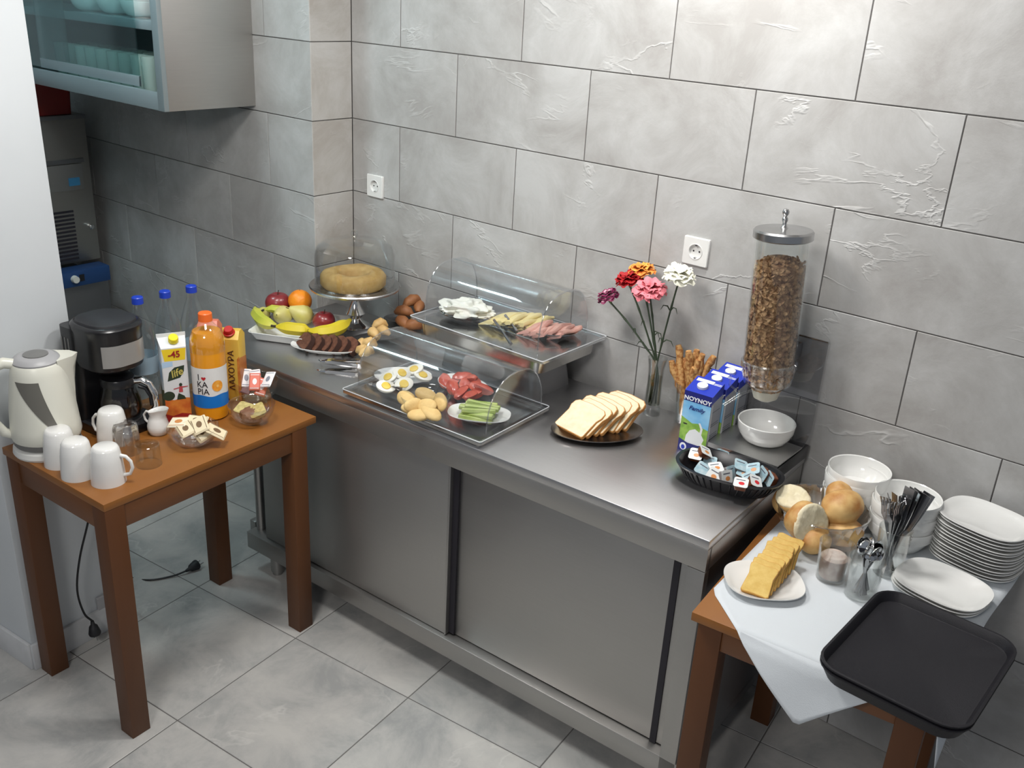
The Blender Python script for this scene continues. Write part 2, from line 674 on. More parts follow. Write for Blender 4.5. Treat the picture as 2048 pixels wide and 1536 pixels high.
# white pier beside the kitchen opening, and the wall it ends
PRX = 0.095
pier = thing('wall_pier', None, None, (-0.507, -1.475, 0), PRX)
tag(pier, kind='structure')
pier.rotation_euler = (0, math.radians(-1.0), PRX)
MB().box((-1.1, 0.135, 1.35), (2.2, 0.27, 2.7)).obj('plaster', M_PAINT, pier, bevel=0.004)
sk = MB()
sk.box((-1.1, -0.006, 0.045), (2.2, 0.012, 0.09))
sk.box((0.006, 0.132, 0.045), (0.012, 0.276, 0.09))
bb = sk.obj('baseboard', M_SKIRT, pier, bevel=0.002)
wall_kitchen = MB().box((-3.0, -0.9, 1.35), (0.1, 1.9, 2.7)).obj('wall_kitchen', M_PAINT, smooth=False)
tag(wall_kitchen, kind='structure')

# ------------------------------------------------------------------ sockets


def socket(x, z, label):
    r = thing('wall_socket', label, 'socket', (x, 0.0, z))
    r.rotation_euler = (PI / 2, 0, 0)
    b = MB()
    outer = [rrect(0.041, 0.041, 0.003, 2, 0.0), rrect(0.041, 0.041, 0.003, 2, 0.007), rrect(0.039, 0.039, 0.003, 2, 0.009)]
    b.loft(outer, True, False)
    n = 32
    oc = len(b.v) - len(outer[0])
    ring = sq(0.0235, 0.0235, 2, n, 0.009)
    o2 = len(b.v)
    b.v += ring
    # bridge square edge to round hole
    no = len(outer[-1])
    for i in range(n):
        a = int(round(i * no / n)) % no
        c = int(round((i + 1) * no / n)) % no
        if a == c:
            b.f.append((oc + a, o2 + i, o2 + (i + 1) % n)[::-1])
            b.m.append(0)
        else:
            idx = [oc + a]
            q = a
            while q != c:
                q = (q + 1) % no
                idx.append(oc + q)
            b.f.append(tuple(idx + [o2 + (i + 1) % n, o2 + i]))
            b.m.append(0)
    b.obj('plate', M_WHITEP, r)
    w_ = MB()
    w_.lathe([(0.0235, 0.009), (0.0225, 0.0105), (0.021, 0.010), (0.0195, 0.002), (0.0001, 0.002)], n, cap0=False)
    wl = w_.obj('well', M_WHITEP, r)
    h = MB()
    for sx in (-1, 1):
        h.lathe([(0.0028, 0.0018), (0.0028, 0.0024), (0.0001, 0.0024)], 10, (sx * 0.0095, 0, 0))
    h.obj('pin_hole', M_INK, wl)
    h = MB()
    for sy in (-1, 1):
        h.box((0, sy * 0.0185, 0.006), (0.006, 0.002, 0.008))
    h.obj('earth_clip', M_CUTLERY, wl)
    return r


socket(0.790, 1.343, 'white wall socket on the back wall beside the white carnation')
socket(-0.555, 1.308, 'white wall socket near the tiled corner above the cake stand')

# ------------------------------------------------------------------ stainless steel counter
OM = 0.04415
HC = 0.8429
XR, YF = 1.2457, -0.6207
counter = thing('steel_counter', 'long stainless steel buffet counter with two sliding doors along the tiled wall', 'counter', (XR, YF, 0), OM)
LEN = 1.905
b = MB()
b.box((-LEN / 2, 0.306, HC - 0.0125), (LEN, 0.612, 0.025))
b.obj('worktop', M_STEEL, counter, bevel=0.0025)
# worktop skirt (front and both ends)
b = MB()
b.box((-LEN / 2, 0.011, HC - 0.056), (LEN, 0.022, 0.062))
b.box((-0.011, 0.306, HC - 0.056), (0.022, 0.59, 0.062))
b.box((-LEN + 0.011, 0.306, HC - 0.056), (0.022, 0.59, 0.062))
b.obj('edge_skirt', M_STEELF, counter, bevel=0.001)
BL = -1.655
b = MB()
b.box((-0.0062, 0.30, 0.43), (0.012, 0.58, 0.69))
b.obj('side_panel', M_STEELD, counter, bevel=0.001)
b = MB()
b.box((BL + 0.01, 0.33, 0.43), (0.012, 0.52, 0.69))
b.obj('side_panel', M_STEELD, counter, bevel=0.001)
b = MB()
b.box((BL / 2, 0.58, 0.43), (-BL, 0.01, 0.69))
b.obj('back_panel', M_STEELD, counter, bevel=0.001)
b = MB()
b.box((-0.024, 0.012, 0.417), (0.048, 0.024, 0.674))
b.obj('corner_post', M_STEELF, counter, bevel=0.0015)
b = MB()
b.box((BL / 2 - 0.03, 0.0325, 0.125), (-BL + 0.10, 0.065, 0.065))
b.obj('bottom_rail', M_STEELF, counter, bevel=0.002)
b = MB()
b.box((BL / 2, 0.3, 0.115), (-BL, 0.55, 0.02))
b.obj('bottom_shelf', M_STEELD, counter, bevel=0.001)
b = MB()
b.box((-0.420, 0.045, 0.459), (0.750, 0.018, 0.597))
d1 = b.obj('sliding_door', M_STEELF, counter, bevel=0.002)
b = MB()
b.box((-1.228, 0.026, 0.459), (0.842, 0.018, 0.597))
b.box((-0.810, 0.018, 0.459), (0.006, 0.010, 0.597))
d2 = b.obj('sliding_door', M_STEELF, counter, bevel=0.002)
b = MB()
b.box((-0.797, 0.0325, 0.459), (0.022, 0.008, 0.59))
b.obj('door_gap', M_INK, counter)
b = MB()
b.box((-0.087, 0.0335, 0.455), (0.018, 0.006, 0.592))
b.obj('finger_pull', M_INK, d1)
for ax, ay in ((-0.06, 0.06), (-0.06, 0.54), (BL + 0.02, 0.05), (BL + 0.02, 0.54)):
    b = MB()
    b.lathe([(0.019, 0.0), (0.019, 0.012), (0.024, 0.014), (0.024, 0.10)], 20, (ax, ay, 0))
    b.obj('foot', M_STEELF, counter)
for ax, ay in ((-1.715, 0.05), (-1.80, 0.54)):
    b = MB()
    b.tube([(ax, ay, 0.13), (ax, ay, HC - 0.02)], 0.017, 14)
    b.obj('leg_pipe', M_STEELF, counter)
b = MB()
b.box((-1.76, 0.50, 0.125), (0.10, 0.05, 0.05))
b.box((-1.79, 0.30, 0.125), (0.03, 0.46, 0.045))
b.obj('end_rail', M_STEELF, counter, bevel=0.002)


def cpos(a, d, z=HC):
    return Vector((XR + a * math.cos(OM) - d * math.sin(OM), YF + a * math.sin(OM) + d * math.cos(OM), z))


# ------------------------------------------------------------------ wooden tables
HT = 0.7603


def table(label, loc, rz, w_, l_, legs, loff=0.0):
    r = thing('wooden_table', label, 'table', loc, rz)
    b = MB()
    b.box((-w_ / 2, l_ / 2, HT - 0.011), (abs(w_), l_, 0.022))
    b.obj('tabletop', M_WOOD, r, bevel=0.0015)
    t = 0.057
    x0, x1, y0, y1 = legs
    for x in (x0 + t / 2, x1 - t / 2):
        for y in (y0 + t / 2, y1 - t / 2):
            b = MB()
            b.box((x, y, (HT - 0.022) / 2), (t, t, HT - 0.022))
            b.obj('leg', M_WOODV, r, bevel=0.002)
    zc, hh = HT - 0.022 - 0.034, 0.068
    for y in (y0 + 0.014, y1 - 0.014):
        b = MB()
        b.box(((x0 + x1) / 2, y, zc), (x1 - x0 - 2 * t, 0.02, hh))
        b.obj('apron', M_WOODA, r, bevel=0.001)
    for x in (x0 + 0.014, x1 - 0.014):
        b = MB()
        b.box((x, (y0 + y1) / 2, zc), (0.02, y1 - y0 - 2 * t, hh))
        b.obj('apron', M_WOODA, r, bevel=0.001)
    return r


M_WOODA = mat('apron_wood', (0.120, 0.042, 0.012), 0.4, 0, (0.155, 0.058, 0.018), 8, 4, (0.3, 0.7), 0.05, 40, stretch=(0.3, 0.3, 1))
T1 = (-0.0204, -1.436)
table('orange-brown wooden table holding kettle, coffee maker and juices at the left', (T1[0], T1[1], 0), 0.0605, 0.485, 0.7242, (-0.470, 0.0, 0.0, 0.684))
T2 = (1.2990, -0.7865)
table('orange-brown wooden table half covered by a white cloth at the right', (T2[0] + 0.004, T2[1], 0), 0.10, -0.52, 0.715, (0.012, 0.508, 0.02, 0.70))

# ------------------------------------------------------------------ wall cabinet with sliding glass doors
CX1, CX0, CYF, CYB = -1.002, -2.35, -0.566, YS
CZ0, CZ1 = 1.555, 2.30
cab = thing('wall_cabinet', 'steel wall cabinet with sliding glass doors hanging at the upper left', 'cabinet', (CX1, CYB, CZ0))
M_CABS = steel('cabinet_side_steel', (0.60, 0.585, 0.56), 0.42, (1.5, 1.5, 30), 0.04)
M_CABF = mat('cabinet_frame_metal', (0.36, 0.42, 0.44), 0.38, 0.6)
M_CABI = mat('cabinet_interior', (0.16, 0.18, 0.19), 0.5, 0.3)
cw, cd, ch = CX1 - CX0, CYB - CYF, CZ1 - CZ0
MB().box((-0.006, -cd / 2, ch / 2), (0.012, cd, ch)).obj('side_panel', M_CABS, cab, bevel=0.001)
MB().box((-cw + 0.006, -cd / 2, ch / 2), (0.012, cd, ch)).obj('side_panel', M_CABS, cab, bevel=0.001)
MB().box((-cw / 2, -0.006, ch / 2), (cw - 0.03, 0.010, ch - 0.02)).obj('back_panel', M_CABI, cab)
MB().box((-cw / 2, -cd / 2, 0.006), (cw - 0.025, cd - 0.02, 0.012)).obj('bottom_panel', M_CABF, cab)
MB().box((-cw / 2, -cd / 2, ch - 0.006), (cw - 0.025, cd - 0.02, 0.012)).obj('top_panel', M_CABF, cab)
MB().box((-cw / 2, -cd / 2 + 0.012, 0.272), (cw - 0.03, cd - 0.05, 0.030)).obj('shelf', M_CABF, cab, bevel=0.001)
b = MB()
b.box((-cw / 2, -cd + 0.008, 0.030), (cw, 0.016, 0.060))
b.box((-cw / 2, -cd + 0.008, ch - 0.03), (cw, 0.016, 0.060))
b.obj('front_rail', M_CABF, cab, bevel=0.001)
MB().box((-0.0175, -cd + 0.006, ch / 2), (0.038, 0.018, ch)).obj('front_post', M_CABF, cab, bevel=0.001)
gd = MB().box((-0.535, -cd + 0.022, ch / 2), (0.71, 0.005, ch - 0.13)).obj('glass_door', M_TEALG, cab, smooth=False)
MB().box((-0.535, -cd + 0.022, 0.083), (0.71, 0.009, 0.035)).obj('door_rail', M_CABF, gd, bevel=0.001)
gd2 = MB().box((-1.02, -cd + 0.034, ch / 2), (0.66, 0.005, ch - 0.13)).obj('glass_door', M_TEALG, cab, smooth=False)

# ------------------------------------------------------------------ ice machine and the unit below it
M_ICE = steel('ice_machine_steel', (0.44, 0.42, 0.39), 0.42, (1.5, 1.5, 40), 0.05)
ix, iy1 = -2.10, -0.285
ice = thing('ice_machine', 'tall grey steel ice machine with vent slots behind the white wall', 'machine', (ix, iy1, 0.0))
b = MB()
b.box((-0.25, -0.36, 1.075), (0.50, 0.72, 0.65))
b.obj('body', M_ICE, ice, bevel=0.004)
b = MB()
b.box((0.004, -0.36, 1.392), (0.012, 0.72, 0.018))
b.obj('top_trim', M_STEELD, ice, bevel=0.002)
b = MB()
b.box((0.003, -0.315, 1.135), (0.010, 0.55, 0.115))
b.obj('front_flap', M_STEELF, ice, bevel=0.003)
b = MB()
b.box((0.004, -0.315, 1.205), (0.014, 0.57, 0.018))
b.obj('flap_handle', M_STEELD, ice, bevel=0.002)
for col in range(3):
    for k in range(13):
        b = MB()
        b.box((0.001, -0.155 - col * 0.120, 0.985 - k * 0.0178), (0.004, 0.105, 0.009))
        b.obj('vent_slot', M_INK, ice, smooth=False)
b = MB()
b.lathe([(0.011, 0), (0.011, 0.012), (0.007, 0.015), (0.0001, 0.015)], 16)
o = b.obj('lock', M_CHROME, ice, (0, -0.03, 0.905), (0, PI / 2, 0))
b = MB()
b.box((0.0, 0, 0), (0.002, 0.05, 0.035))
b.obj('blue_sticker', mat('blue_sticker', (0.03, 0.15, 0.28), 0.5), ice, (0.009, -0.085, 1.115))
M_BLUEP = mat('blue_panel', (0.012, 0.05, 0.16), 0.4)
bm_ = thing('food_warmer', 'steel unit with a blue control panel under the ice machine', 'machine', (ix + 0.02, iy1 - 0.05, 0.0))
b = MB()
b.box((-0.20, -0.34, 0.34), (0.46, 0.78, 0.66))
b.obj('body', M_STEELD, bm_, bevel=0.004)
b = MB()
b.box((0.045, -0.34, 0.710), (0.09, 0.74, 0.070))
pn = b.obj('control_panel', M_BLUEP, bm_, bevel=0.004)
for yy, c in ((-0.14, (0.65, 0.65, 0.6)), (-0.27, (0.75, 0.32, 0.08))):
    q = MB().lathe([(0.017, 0.0), (0.015, 0.02), (0.0001, 0.02)], 16)
    q.obj('knob', mat('knob_%d' % int(c[0] * 100 + 100), c, 0.4), pn, (0.09, yy, 0.712), (0, PI / 2, 0))
    q = MB().box((0.0911, yy + 0.035, 0.712), (0.003, 0.022, 0.03))
    q.obj('switch', M_BLACK, pn)
crate = thing('red_crate', 'dark red box on top of the ice machine', 'box', (-2.22, -0.50, 1.402))
b = MB()
b.loft([rrect(0.11, 0.17, 0.02, 3, 0.0), rrect(0.115, 0.175, 0.02, 3, 0.12), rrect(0.12, 0.18, 0.02, 3, 0.135), rrect(0.11, 0.17, 0.02, 3, 0.135), rrect(0.105, 0.165, 0.02, 3, 0.01)])
b.obj('shell', mat('dark_red_plastic', (0.16, 0.008, 0.006), 0.4), crate)
# ------------------------------------------------------------------ crockery shapes


def bowl_mesh(r, h, foot=0.5, wall=0.0035, n=40, name='bowl', m=None, angle=40):
    b = MB()
    f = r * foot
    pr = [(0.0001, 0.003), (f * 0.85, 0.003), (f * 0.87, 0.0), (f, 0.0), (f * 1.02, 0.004)]
    k = 8
    for i in range(1, k + 1):
        t = i / k
        pr.append((f * 1.02 + (r - f * 1.02) * math.sin(t * PI / 2) ** 0.9, 0.004 + (h - 0.004) * (1 - math.cos(t * PI / 2)) ** 0.85))
    pr.append((r - wall * 0.4, h + 0.0012))
    pr.append((r - wall, h))
    for i in range(k - 1, -1, -1):
        t = i / k
        pr.append((max((f * 1.02 + (r - f * 1.02) * math.sin(t * PI / 2) ** 0.9) - wall, 0.001), 0.004 + wall + (h - 0.004 - wall) * (1 - math.cos(t * PI / 2)) ** 0.85))
    pr.append((0.0001, 0.004 + wall))
    b.lathe(pr, n)
    return b


def plate_mb(a, bb, h=0.018, ex=2.0, n=44, well=0.62, th=0.003):
    """shallow plate; a, bb half axes; ex>2 gives a squarish plate"""
    b = MB()
    def R(s, z):
        return sq(a * s, bb * s, ex, n, z)
    rings = [R(0.45, 0.001), R(0.48, 0.0), R(0.55, 0.0), R(0.60, 0.002), R(0.85, h * 0.55), R(1.0, h), R(0.995, h + 0.0022), R(0.97, h + 0.0015),
             R(0.84, h * 0.55 + th), R(well, 0.002 + th), R(0.02, 0.0015 + th)]
    b.loft(rings)
    return b


def tumbler_mb(r0, r1, h, wall=0.0022, base=0.008, n=28):
    b = MB()
    b.lathe([(0.0001, 0.0), (r0 * 0.9, 0.0), (r0, 0.002), (r1, h), (r1 - wall * .5, h + 0.0008), (r1 - wall, h), (r0 - wall, base), (0.0001, base)], n)
    return b


# ------------------------------------------------------------------ LEFT TABLE
Tz = HT
# kettle
kt = thing('electric_kettle', 'ivory white electric kettle with a grey lid on its round base', 'kettle', (-0.410, -1.378, Tz))
kt.scale = (1.06, 1.06, 1.10)
b = MB()
b.lathe([(0.0001, 0), (0.083, 0), (0.086, 0.006), (0.084, 0.018), (0.074, 0.024), (0.0001, 0.024)], 36)
b.obj('power_base', M_WHITE, kt)
b = MB()
b.lathe([(0.0001, 0.025), (0.078, 0.025), (0.081, 0.030), (0.081, 0.044), (0.0001, 0.044)], 36)
b.obj('bottom_band', M_GREYP, kt)
kb = [(0.0001, 0.042), (0.083, 0.042), (0.086, 0.052), (0.084, 0.075), (0.0835, 0.078), (0.080, 0.12), (0.073, 0.17), (0.0655, 0.215), (0.061, 0.236), (0.058, 0.240), (0.0001, 0.240)]
MB().lathe(kb, 44).obj('body', M_IVORY, kt)
# direction of the spout and handle (handle towards the near left)
sd = Vector((0.30, 0.954, 0)).normalized()
sa = math.atan2(sd.y, sd.x)


def kr(z):
    for (r0, z0), (r1, z1) in zip(kb[2:], kb[3:]):
        if z0 <= z <= z1 and z1 > z0:
            return r0 + (r1 - r0) * (z - z0) / (z1 - z0)
    return 0.06


b = MB()
rings = []
for i, (z, out, wd) in enumerate([(0.10, -0.004, 0.004), (0.14, 0.004, 0.012), (0.18, 0.013, 0.020), (0.215, 0.024, 0.026), (0.243, 0.036, 0.030), (0.247, 0.037, 0.030)]):
    R = kr(min(z, 0.236))
    rings.append([(math.cos(sa) * x - math.sin(sa) * y, math.sin(sa) * x + math.cos(sa) * y, z) for x, y in
                  ((R - 0.02, -wd * 1.5), (R + out * 0.55, -wd * 0.8), (R + out, 0), (R + out * 0.55, wd * 0.8), (R - 0.02, wd * 1.5))])
b.loft(rings)
b.obj('spout', M_IVORY, kt, angle=60)
b = MB()
b.lathe([(0.0001, 0.238), (0.057, 0.238), (0.058, 0.244), (0.052, 0.252), (0.040, 0.256), (0.0001, 0.257)], 36)
lid = b.obj('lid', M_LGREY, kt)
b = MB()
b.lathe([(0.030, 0.256), (0.030, 0.2585), (0.026, 0.2595), (0.0001, 0.2595)], 24, cap0=False)
b.obj('lid_button', M_GREYP, lid)
hd = -sd
b = MB()
hp = []
for z, o in ((0.236, 0.040), (0.246, 0.075), (0.238, 0.105), (0.205, 0.122), (0.15, 0.126), (0.10, 0.118), (0.066, 0.098), (0.055, 0.076)):
    hp.append(Vector((hd.x * o, hd.y * o, z)))
b.tube(hp, [0.013, 0.014, 0.014, 0.013, 0.012, 0.012, 0.012, 0.012], 12)
b.obj('handle', M_IVORY, kt, angle=60)
# slanted grey water window wrapped on the side that faces the room
b = MB()


def kwin(u, v):
    z = 0.206 - 0.150 * v
    a0 = math.radians(-78) + math.radians(78) * v
    a1 = math.radians(-26) + math.radians(30) * v ** 1.2
    a = a0 + (a1 - a0) * u
    R = kr(z) + 0.0009
    return (R * math.cos(a), R * math.sin(a), z)


b.grid(kwin, 12, 16)
b.obj('water_window', mat('smoky_water_window', (0.13, 0.125, 0.11), 0.25), kt)
# light grey side panel stripe
# coffee maker
cm = thing('coffee_maker', 'black filter coffee maker with a grey label plate and a glass pot', 'coffee maker', (-0.425, -1.168, Tz), 0.10)
cm.scale = (0.96, 0.94, 1.04)
b = MB()
b.loft([rrect(0.105, 0.088, 0.05, 6, 0.0), rrect(0.107, 0.090, 0.05, 6, 0.004), rrect(0.107, 0.090, 0.05, 6, 0.026), rrect(0.100, 0.084, 0.05, 6, 0.032)])
b.obj('base', M_BLACK, cm)
b = MB()
b.lathe([(0.0001, 0.032), (0.062, 0.032), (0.062, 0.036), (0.0001, 0.036)], 28, (0.032, 0, 0))
b.obj('warming_plate', M_STEELD, cm)
b = MB()
b.loft([rrect(0.040, 0.090, 0.022, 6, 0.03, -0.066), rrect(0.040, 0.090, 0.022, 6, 0.30, -0.066)])
tk = b.obj('tank', M_BLACK, cm)
for sx in (-0.086, -0.070, -0.054):
    q = MB().box((sx, -0.0905, 0.17), (0.003, 0.003, 0.20))
    q.obj('rib', M_GREYP, tk)
b = MB()
ring = lambda z, k=1.0: [(x, y, z) for x, y, _ in rrect(0.095 * k, 0.088 * k, 0.072 * k, 8, z, 0.006)]
b.loft([ring(0.185, 0.80), ring(0.195, 0.96), ring(0.21), ring(0.292), ring(0.300, 1.03), ring(0.310, 1.03), ring(0.316, 0.97), ring(0.318, 0.90)])
b.obj('brew_head', M_BLACK, cm)
b = MB()
b.loft([ring(0.3175, 0.88), ring(0.323, 0.86), ring(0.325, 0.80)])
b.obj('lid', M_BLACKM, cm)
b = MB()


def plate_fn(u, v):
    # wraps the front of the brew head (+x side)
    a = math.radians(-44 + 92 * u)
    z = 0.208 + 0.062 * v
    R = rrect(0.095, 0.088, 0.072, 8, 0, 0.006)
    # radial hit with the rounded rectangle
    best = None
    for i in range(len(R)):
        p, q = Vector(R[i][:2]), Vector(R[(i + 1) % len(R)][:2])
        d = Vector((math.cos(a), math.sin(a)))
        e_ = q - p
        den = d.x * e_.y - d.y * e_.x
        if abs(den) < 1e-9:
            continue
        t = (p.x * e_.y - p.y * e_.x) / den
        s_ = (p.x * d.y - p.y * d.x) / den
        if t > 0 and -1e-6 <= s_ <= 1 + 1e-6:
            best = t if best is None else max(best, t)
    t = (best or 0.1) + 0.0012
    return (t * math.cos(a), t * math.sin(a), z)


b.grid(plate_fn, 24, 3)
b.obj('label_plate', mat('brushed_label_grey', (0.36, 0.35, 0.335), 0.35, 0.4), cm)
pot = MB().lathe([(0.0001, 0.0), (0.052, 0.0), (0.060, 0.008), (0.064, 0.03), (0.061, 0.055), (0.050, 0.090), (0.048, 0.105), (0.046, 0.105), (0.048, 0.09), (0.059, 0.055), (0.062, 0.03), (0.058, 0.009), (0.0001, 0.003)], 32).obj('glass_pot', clear('pot_glass', (0.80, 0.80, 0.80), 0.5, 0.04), cm, (0.032, 0, 0.0365))
MB().lathe([(0.0001, 0.0035), (0.056, 0.0095), (0.0605, 0.03), (0.0575, 0.052), (0.0525, 0.068), (0.0001, 0.068)], 32).obj('coffee', mat('black_coffee', (0.016, 0.006, 0.004), 0.15), pot)
b = MB()
b.lathe([(0.0475, 0.098), (0.0505, 0.098), (0.0515, 0.113), (0.048, 0.120), (0.0001, 0.122)], 32)
b.obj('pot_lid', M_BLACK, pot)
ha = math.radians(38)
hv = Vector((math.cos(ha), math.sin(ha), 0))
b = MB()
b.tube([hv * o + Vector((0, 0, z)) for o, z in ((0.046, 0.108), (0.070, 0.112), (0.092, 0.100), (0.105, 0.070), (0.108, 0.035), (0.098, 0.018))], [0.010, 0.010, 0.0105, 0.011, 0.011, 0.010], 10)
b.obj('pot_handle', M_CHROME, pot, angle=60)
b = MB()
b.tube([hv * o + Vector((0, 0, z)) for o, z in ((0.060, 0.092), (0.080, 0.086), (0.093, 0.062), (0.094, 0.035))], 0.006, 8)
b.obj('handle_grip', M_BLACK, pot, angle=60)

# mugs standing upside down
mg = thing('mug', 'x', 'mug')
mg.scale = (1, 1, 1.12)
b = MB()
b.lathe([(0.0001, 0.094), (0.026, 0.094), (0.031, 0.0915), (0.035, 0.085), (0.0405, 0.055), (0.0435, 0.02), (0.0445, 0.0), (0.0415, 0.0), (0.0405, 0.02), (0.0375, 0.055), (0.032, 0.083), (0.0001, 0.087)], 36)
b.obj('body', M_WHITEP, mg)
b = MB()
b.tube([(0.038, 0, 0.070), (0.052, 0, 0.068), (0.064, 0, 0.056), (0.067, 0, 0.040), (0.060, 0, 0.024), (0.043, 0, 0.019)], [0.0048, 0.0045, 0.0045, 0.0045, 0.0045, 0.005], 10)
b.obj('handle', M_WHITEP, mg, angle=60)
mugs = [(218, 962, 20, 'upside-down white mug at the near corner of the left table, handle to the right'),
        (158, 950, 150, 'upside-down white mug between the two others in the front row of the left table'),
        (124, 926, 170, 'upside-down white mug closest to the kettle'),
        (228, 884, 200, 'upside-down white mug behind the upturned glass tumbler')]
for i, (u, v, a, lb) in enumerate(mugs):
    p = at(u, v, Tz)
    if i == 0:
        mg.location = p
        mg.rotation_euler = (0, 0, math.radians(a + 18))
        mg['label'] = lb
        mg['group'] = 'white mugs turned upside down'
    else:
        dup(mg, p, math.radians(a), lb)
# two upturned glasses
g1 = thing('glass_tumbler', 'ribbed clear glass tumbler turned upside down beside the mugs', 'glass', at(256, 903, Tz))
b = MB()
n = 36
pr = [(0.0001, 0.088), (0.024, 0.088), (0.029, 0.086), (0.033, 0.070), (0.036, 0.035), (0.0375, 0.0), (0.0355, 0.0), (0.034, 0.035), (0.031, 0.068), (0.026, 0.074), (0.0001, 0.074)]
rings = []
for r, z in pr:
    rings.append([((r * (1 + (0.045 * math.cos(9 * 2 * PI * i / n) if 0.02 < z < 0.087 and r > 0.025 else 0))) * math.cos(2 * PI * i / n),
                   (r * (1 + (0.045 * math.cos(9 * 2 * PI * i / n) if 0.02 < z < 0.087 and r > 0.025 else 0))) * math.sin(2 * PI * i / n), z) for i in range(n)])
b.loft(rings)
b.obj('body', clear('ribbed_glass', (0.92, 0.93, 0.93), 0.7, 0.30), g1)
g2 = thing('glass_tumbler', 'low clear glass turned upside down in front of the ribbed tumbler', 'glass', at(298, 928, Tz))
b = MB()
b.lathe([(0.0001, 0.062), (0.030, 0.062), (0.0325, 0.060), (0.035, 0.0), (0.0335, 0.0), (0.031, 0.055), (0.0001, 0.056)], 32)
b.obj('body', M_GLASS, g2)

# cream jug
cj = thing('cream_jug', 'small white porcelain cream jug beside the sachet bowl', 'jug', at(318, 866, Tz), math.radians(22))
b = MB()
rings = []
prj = [(0.020, 0.0), (0.026, 0.002), (0.031, 0.016), (0.031, 0.028), (0.025, 0.048), (0.0215, 0.058), (0.024, 0.070), (0.026, 0.076)]
prj2 = [(0.0235, 0.075), (0.0195, 0.058), (0.023, 0.046), (0.0285, 0.028), (0.027, 0.012), (0.0001, 0.006)]
for i, (r, z) in enumerate(prj + prj2):
    ring = []
    for k in range(32):
        a = 2 * PI * k / 32
        lip = max(0, math.cos(a)) ** 6 * (0.012 if z > 0.066 else 0.004 if z > 0.05 else 0)
        up = math.cos(a) * 0.007 if z > 0.066 else 0
        ring.append(((r + lip) * math.cos(a), (r + lip) * math.sin(a), z + up))
    rings.append(ring)
b.loft(rings)
b.obj('body', M_WHITEP, cj, angle=60)
b = MB()
b.tube([(-0.022, 0, 0.062), (-0.036, 0, 0.064), (-0.046, 0, 0.052), (-0.043, 0, 0.036), (-0.030, 0, 0.026)], 0.0036, 10)
b.obj('handle', M_WHITEP, cj, angle=60)


def glass_bowl(label, loc, r, h, foot=0.45):
    o = thing('glass_bowl', label, 'bowl', loc)
    bowl_mesh(r, h, foot, 0.002).obj('body', M_GLASS2, o)
    return o


M_CREAMP = mat('cream_paper', (0.72, 0.62, 0.42), 0.5)
M_ORP = mat('orange_print', (0.55, 0.22, 0.06), 0.5)
M_BROWNP = mat('brown_print', (0.16, 0.09, 0.04), 0.6)


def packet(name, label, cat, loc, rot, w_, l_, t_, m1, m2, m3=None, group=None):
    o = thing(name, label, cat, loc, 0, group, rot=rot)
    MB().rbox((0, 0, 0), (w_, l_, t_), t_ * 0.45, 1).obj('wrapper', m1, o)
    b = MB()
    b.prism(sq(w_ * 0.20, l_ * 0.16, 2, 16) and [(x, y) for x, y, _ in sq(w_ * 0.20, l_ * 0.18, 2, 16)], t_ * 0.5, t_ * 0.5 + 0.0004)
    b.prism([(x * 0.8 * w_ / 2, y) for x, y in ((-1, -l_ * .40), (1, -l_ * .40), (1, -l_ * .36), (-1, -l_ * .36))], t_ * 0.5 - 0.0005, t_ * 0.5 + 0.0002)
    b.prism([(x * 0.8 * w_ / 2, y) for x, y in ((-1, l_ * .36), (1, l_ * .36), (1, l_ * .40), (-1, l_ * .40))], t_ * 0.5 - 0.0005, t_ * 0.5 + 0.0002)
    b.obj('printed_mark', m2, o, smooth=False)
    return o


p1 = at(388, 886, Tz)
glass_bowl('clear glass bowl heaped with cream-coloured butter packets', p1, 0.073, 0.052)
pk = [(-0.036, -0.020, 0.060, 14, -8, 32, 0, 'cream butter packet at the left of the sachet heap'),
      (-0.004, 0.018, 0.064, 12, 4, 40, 1, 'cream butter packet at the back of the sachet heap'),
      (0.004, -0.024, 0.054, 22, 14, -12, 1, 'cream butter packet lying low at the centre of the heap'),
      (0.030, 0.004, 0.066, 26, 24, -20, 1, 'cream butter packet with an orange edge leaning at the top right'),
      (0.036, 0.002, 0.046, 20, 34, 10, 2, 'cream butter packet down between its neighbours at the right'),
      (0.062, 0.036, 0.046, 10, 30, 45, 2, 'cream butter packet standing off the right rim of the bowl')]
for x, y, z, a, b_, c, k, lb in pk:
    packet('butter_packet', lb, 'packet', p1 + Vector((x, y, z)), tuple(math.radians(q) for q in (a, b_, c)), 0.058, 0.046, 0.009,
           (mat('pale_cream_paper', (0.76, 0.70, 0.54), 0.5), M_CREAMP, M_CREAMP)[k], M_BROWNP if k else M_ORP, group='butter packets in the glass bowl')

p2 = at(505, 843, Tz)
glass_bowl('clear glass bowl with yellow tub on top, front one of the two at right', p2, 0.070, 0.060)
for i, (x, y, z, c, lb) in enumerate([(-0.018, -0.006, 0.038, 20, 'pale yellow portion tub on the left of the front glass bowl'),
                                     (0.020, 0.004, 0.043, -25, 'pale yellow portion tub lying across the front glass bowl')]):
    o = thing('portion_tub', lb, 'tub', p2 + Vector((x, y, z)), 0, 'yellow portion tubs', rot=(0.35, 0.1, math.radians(c)))
    MB().loft([rrect(0.024, 0.016, 0.006, 3, -0.015), rrect(0.030, 0.021, 0.007, 3, 0.0)]).obj('cup', mat('pale_yellow_tub', (0.66, 0.56, 0.28), 0.35), o)
    MB().loft([rrect(0.034, 0.024, 0.008, 3, 0.0), rrect(0.034, 0.024, 0.008, 3, 0.0012)]).obj('foil_lid', mat('yellow_foil', (0.68, 0.58, 0.26), 0.28, 0.2, (0.50, 0.42, 0.16), 90), o)
MBc = MB().blob((0, 0, 0), (0.040, 0.036, 0.018), 0.3, 3, seed=5)
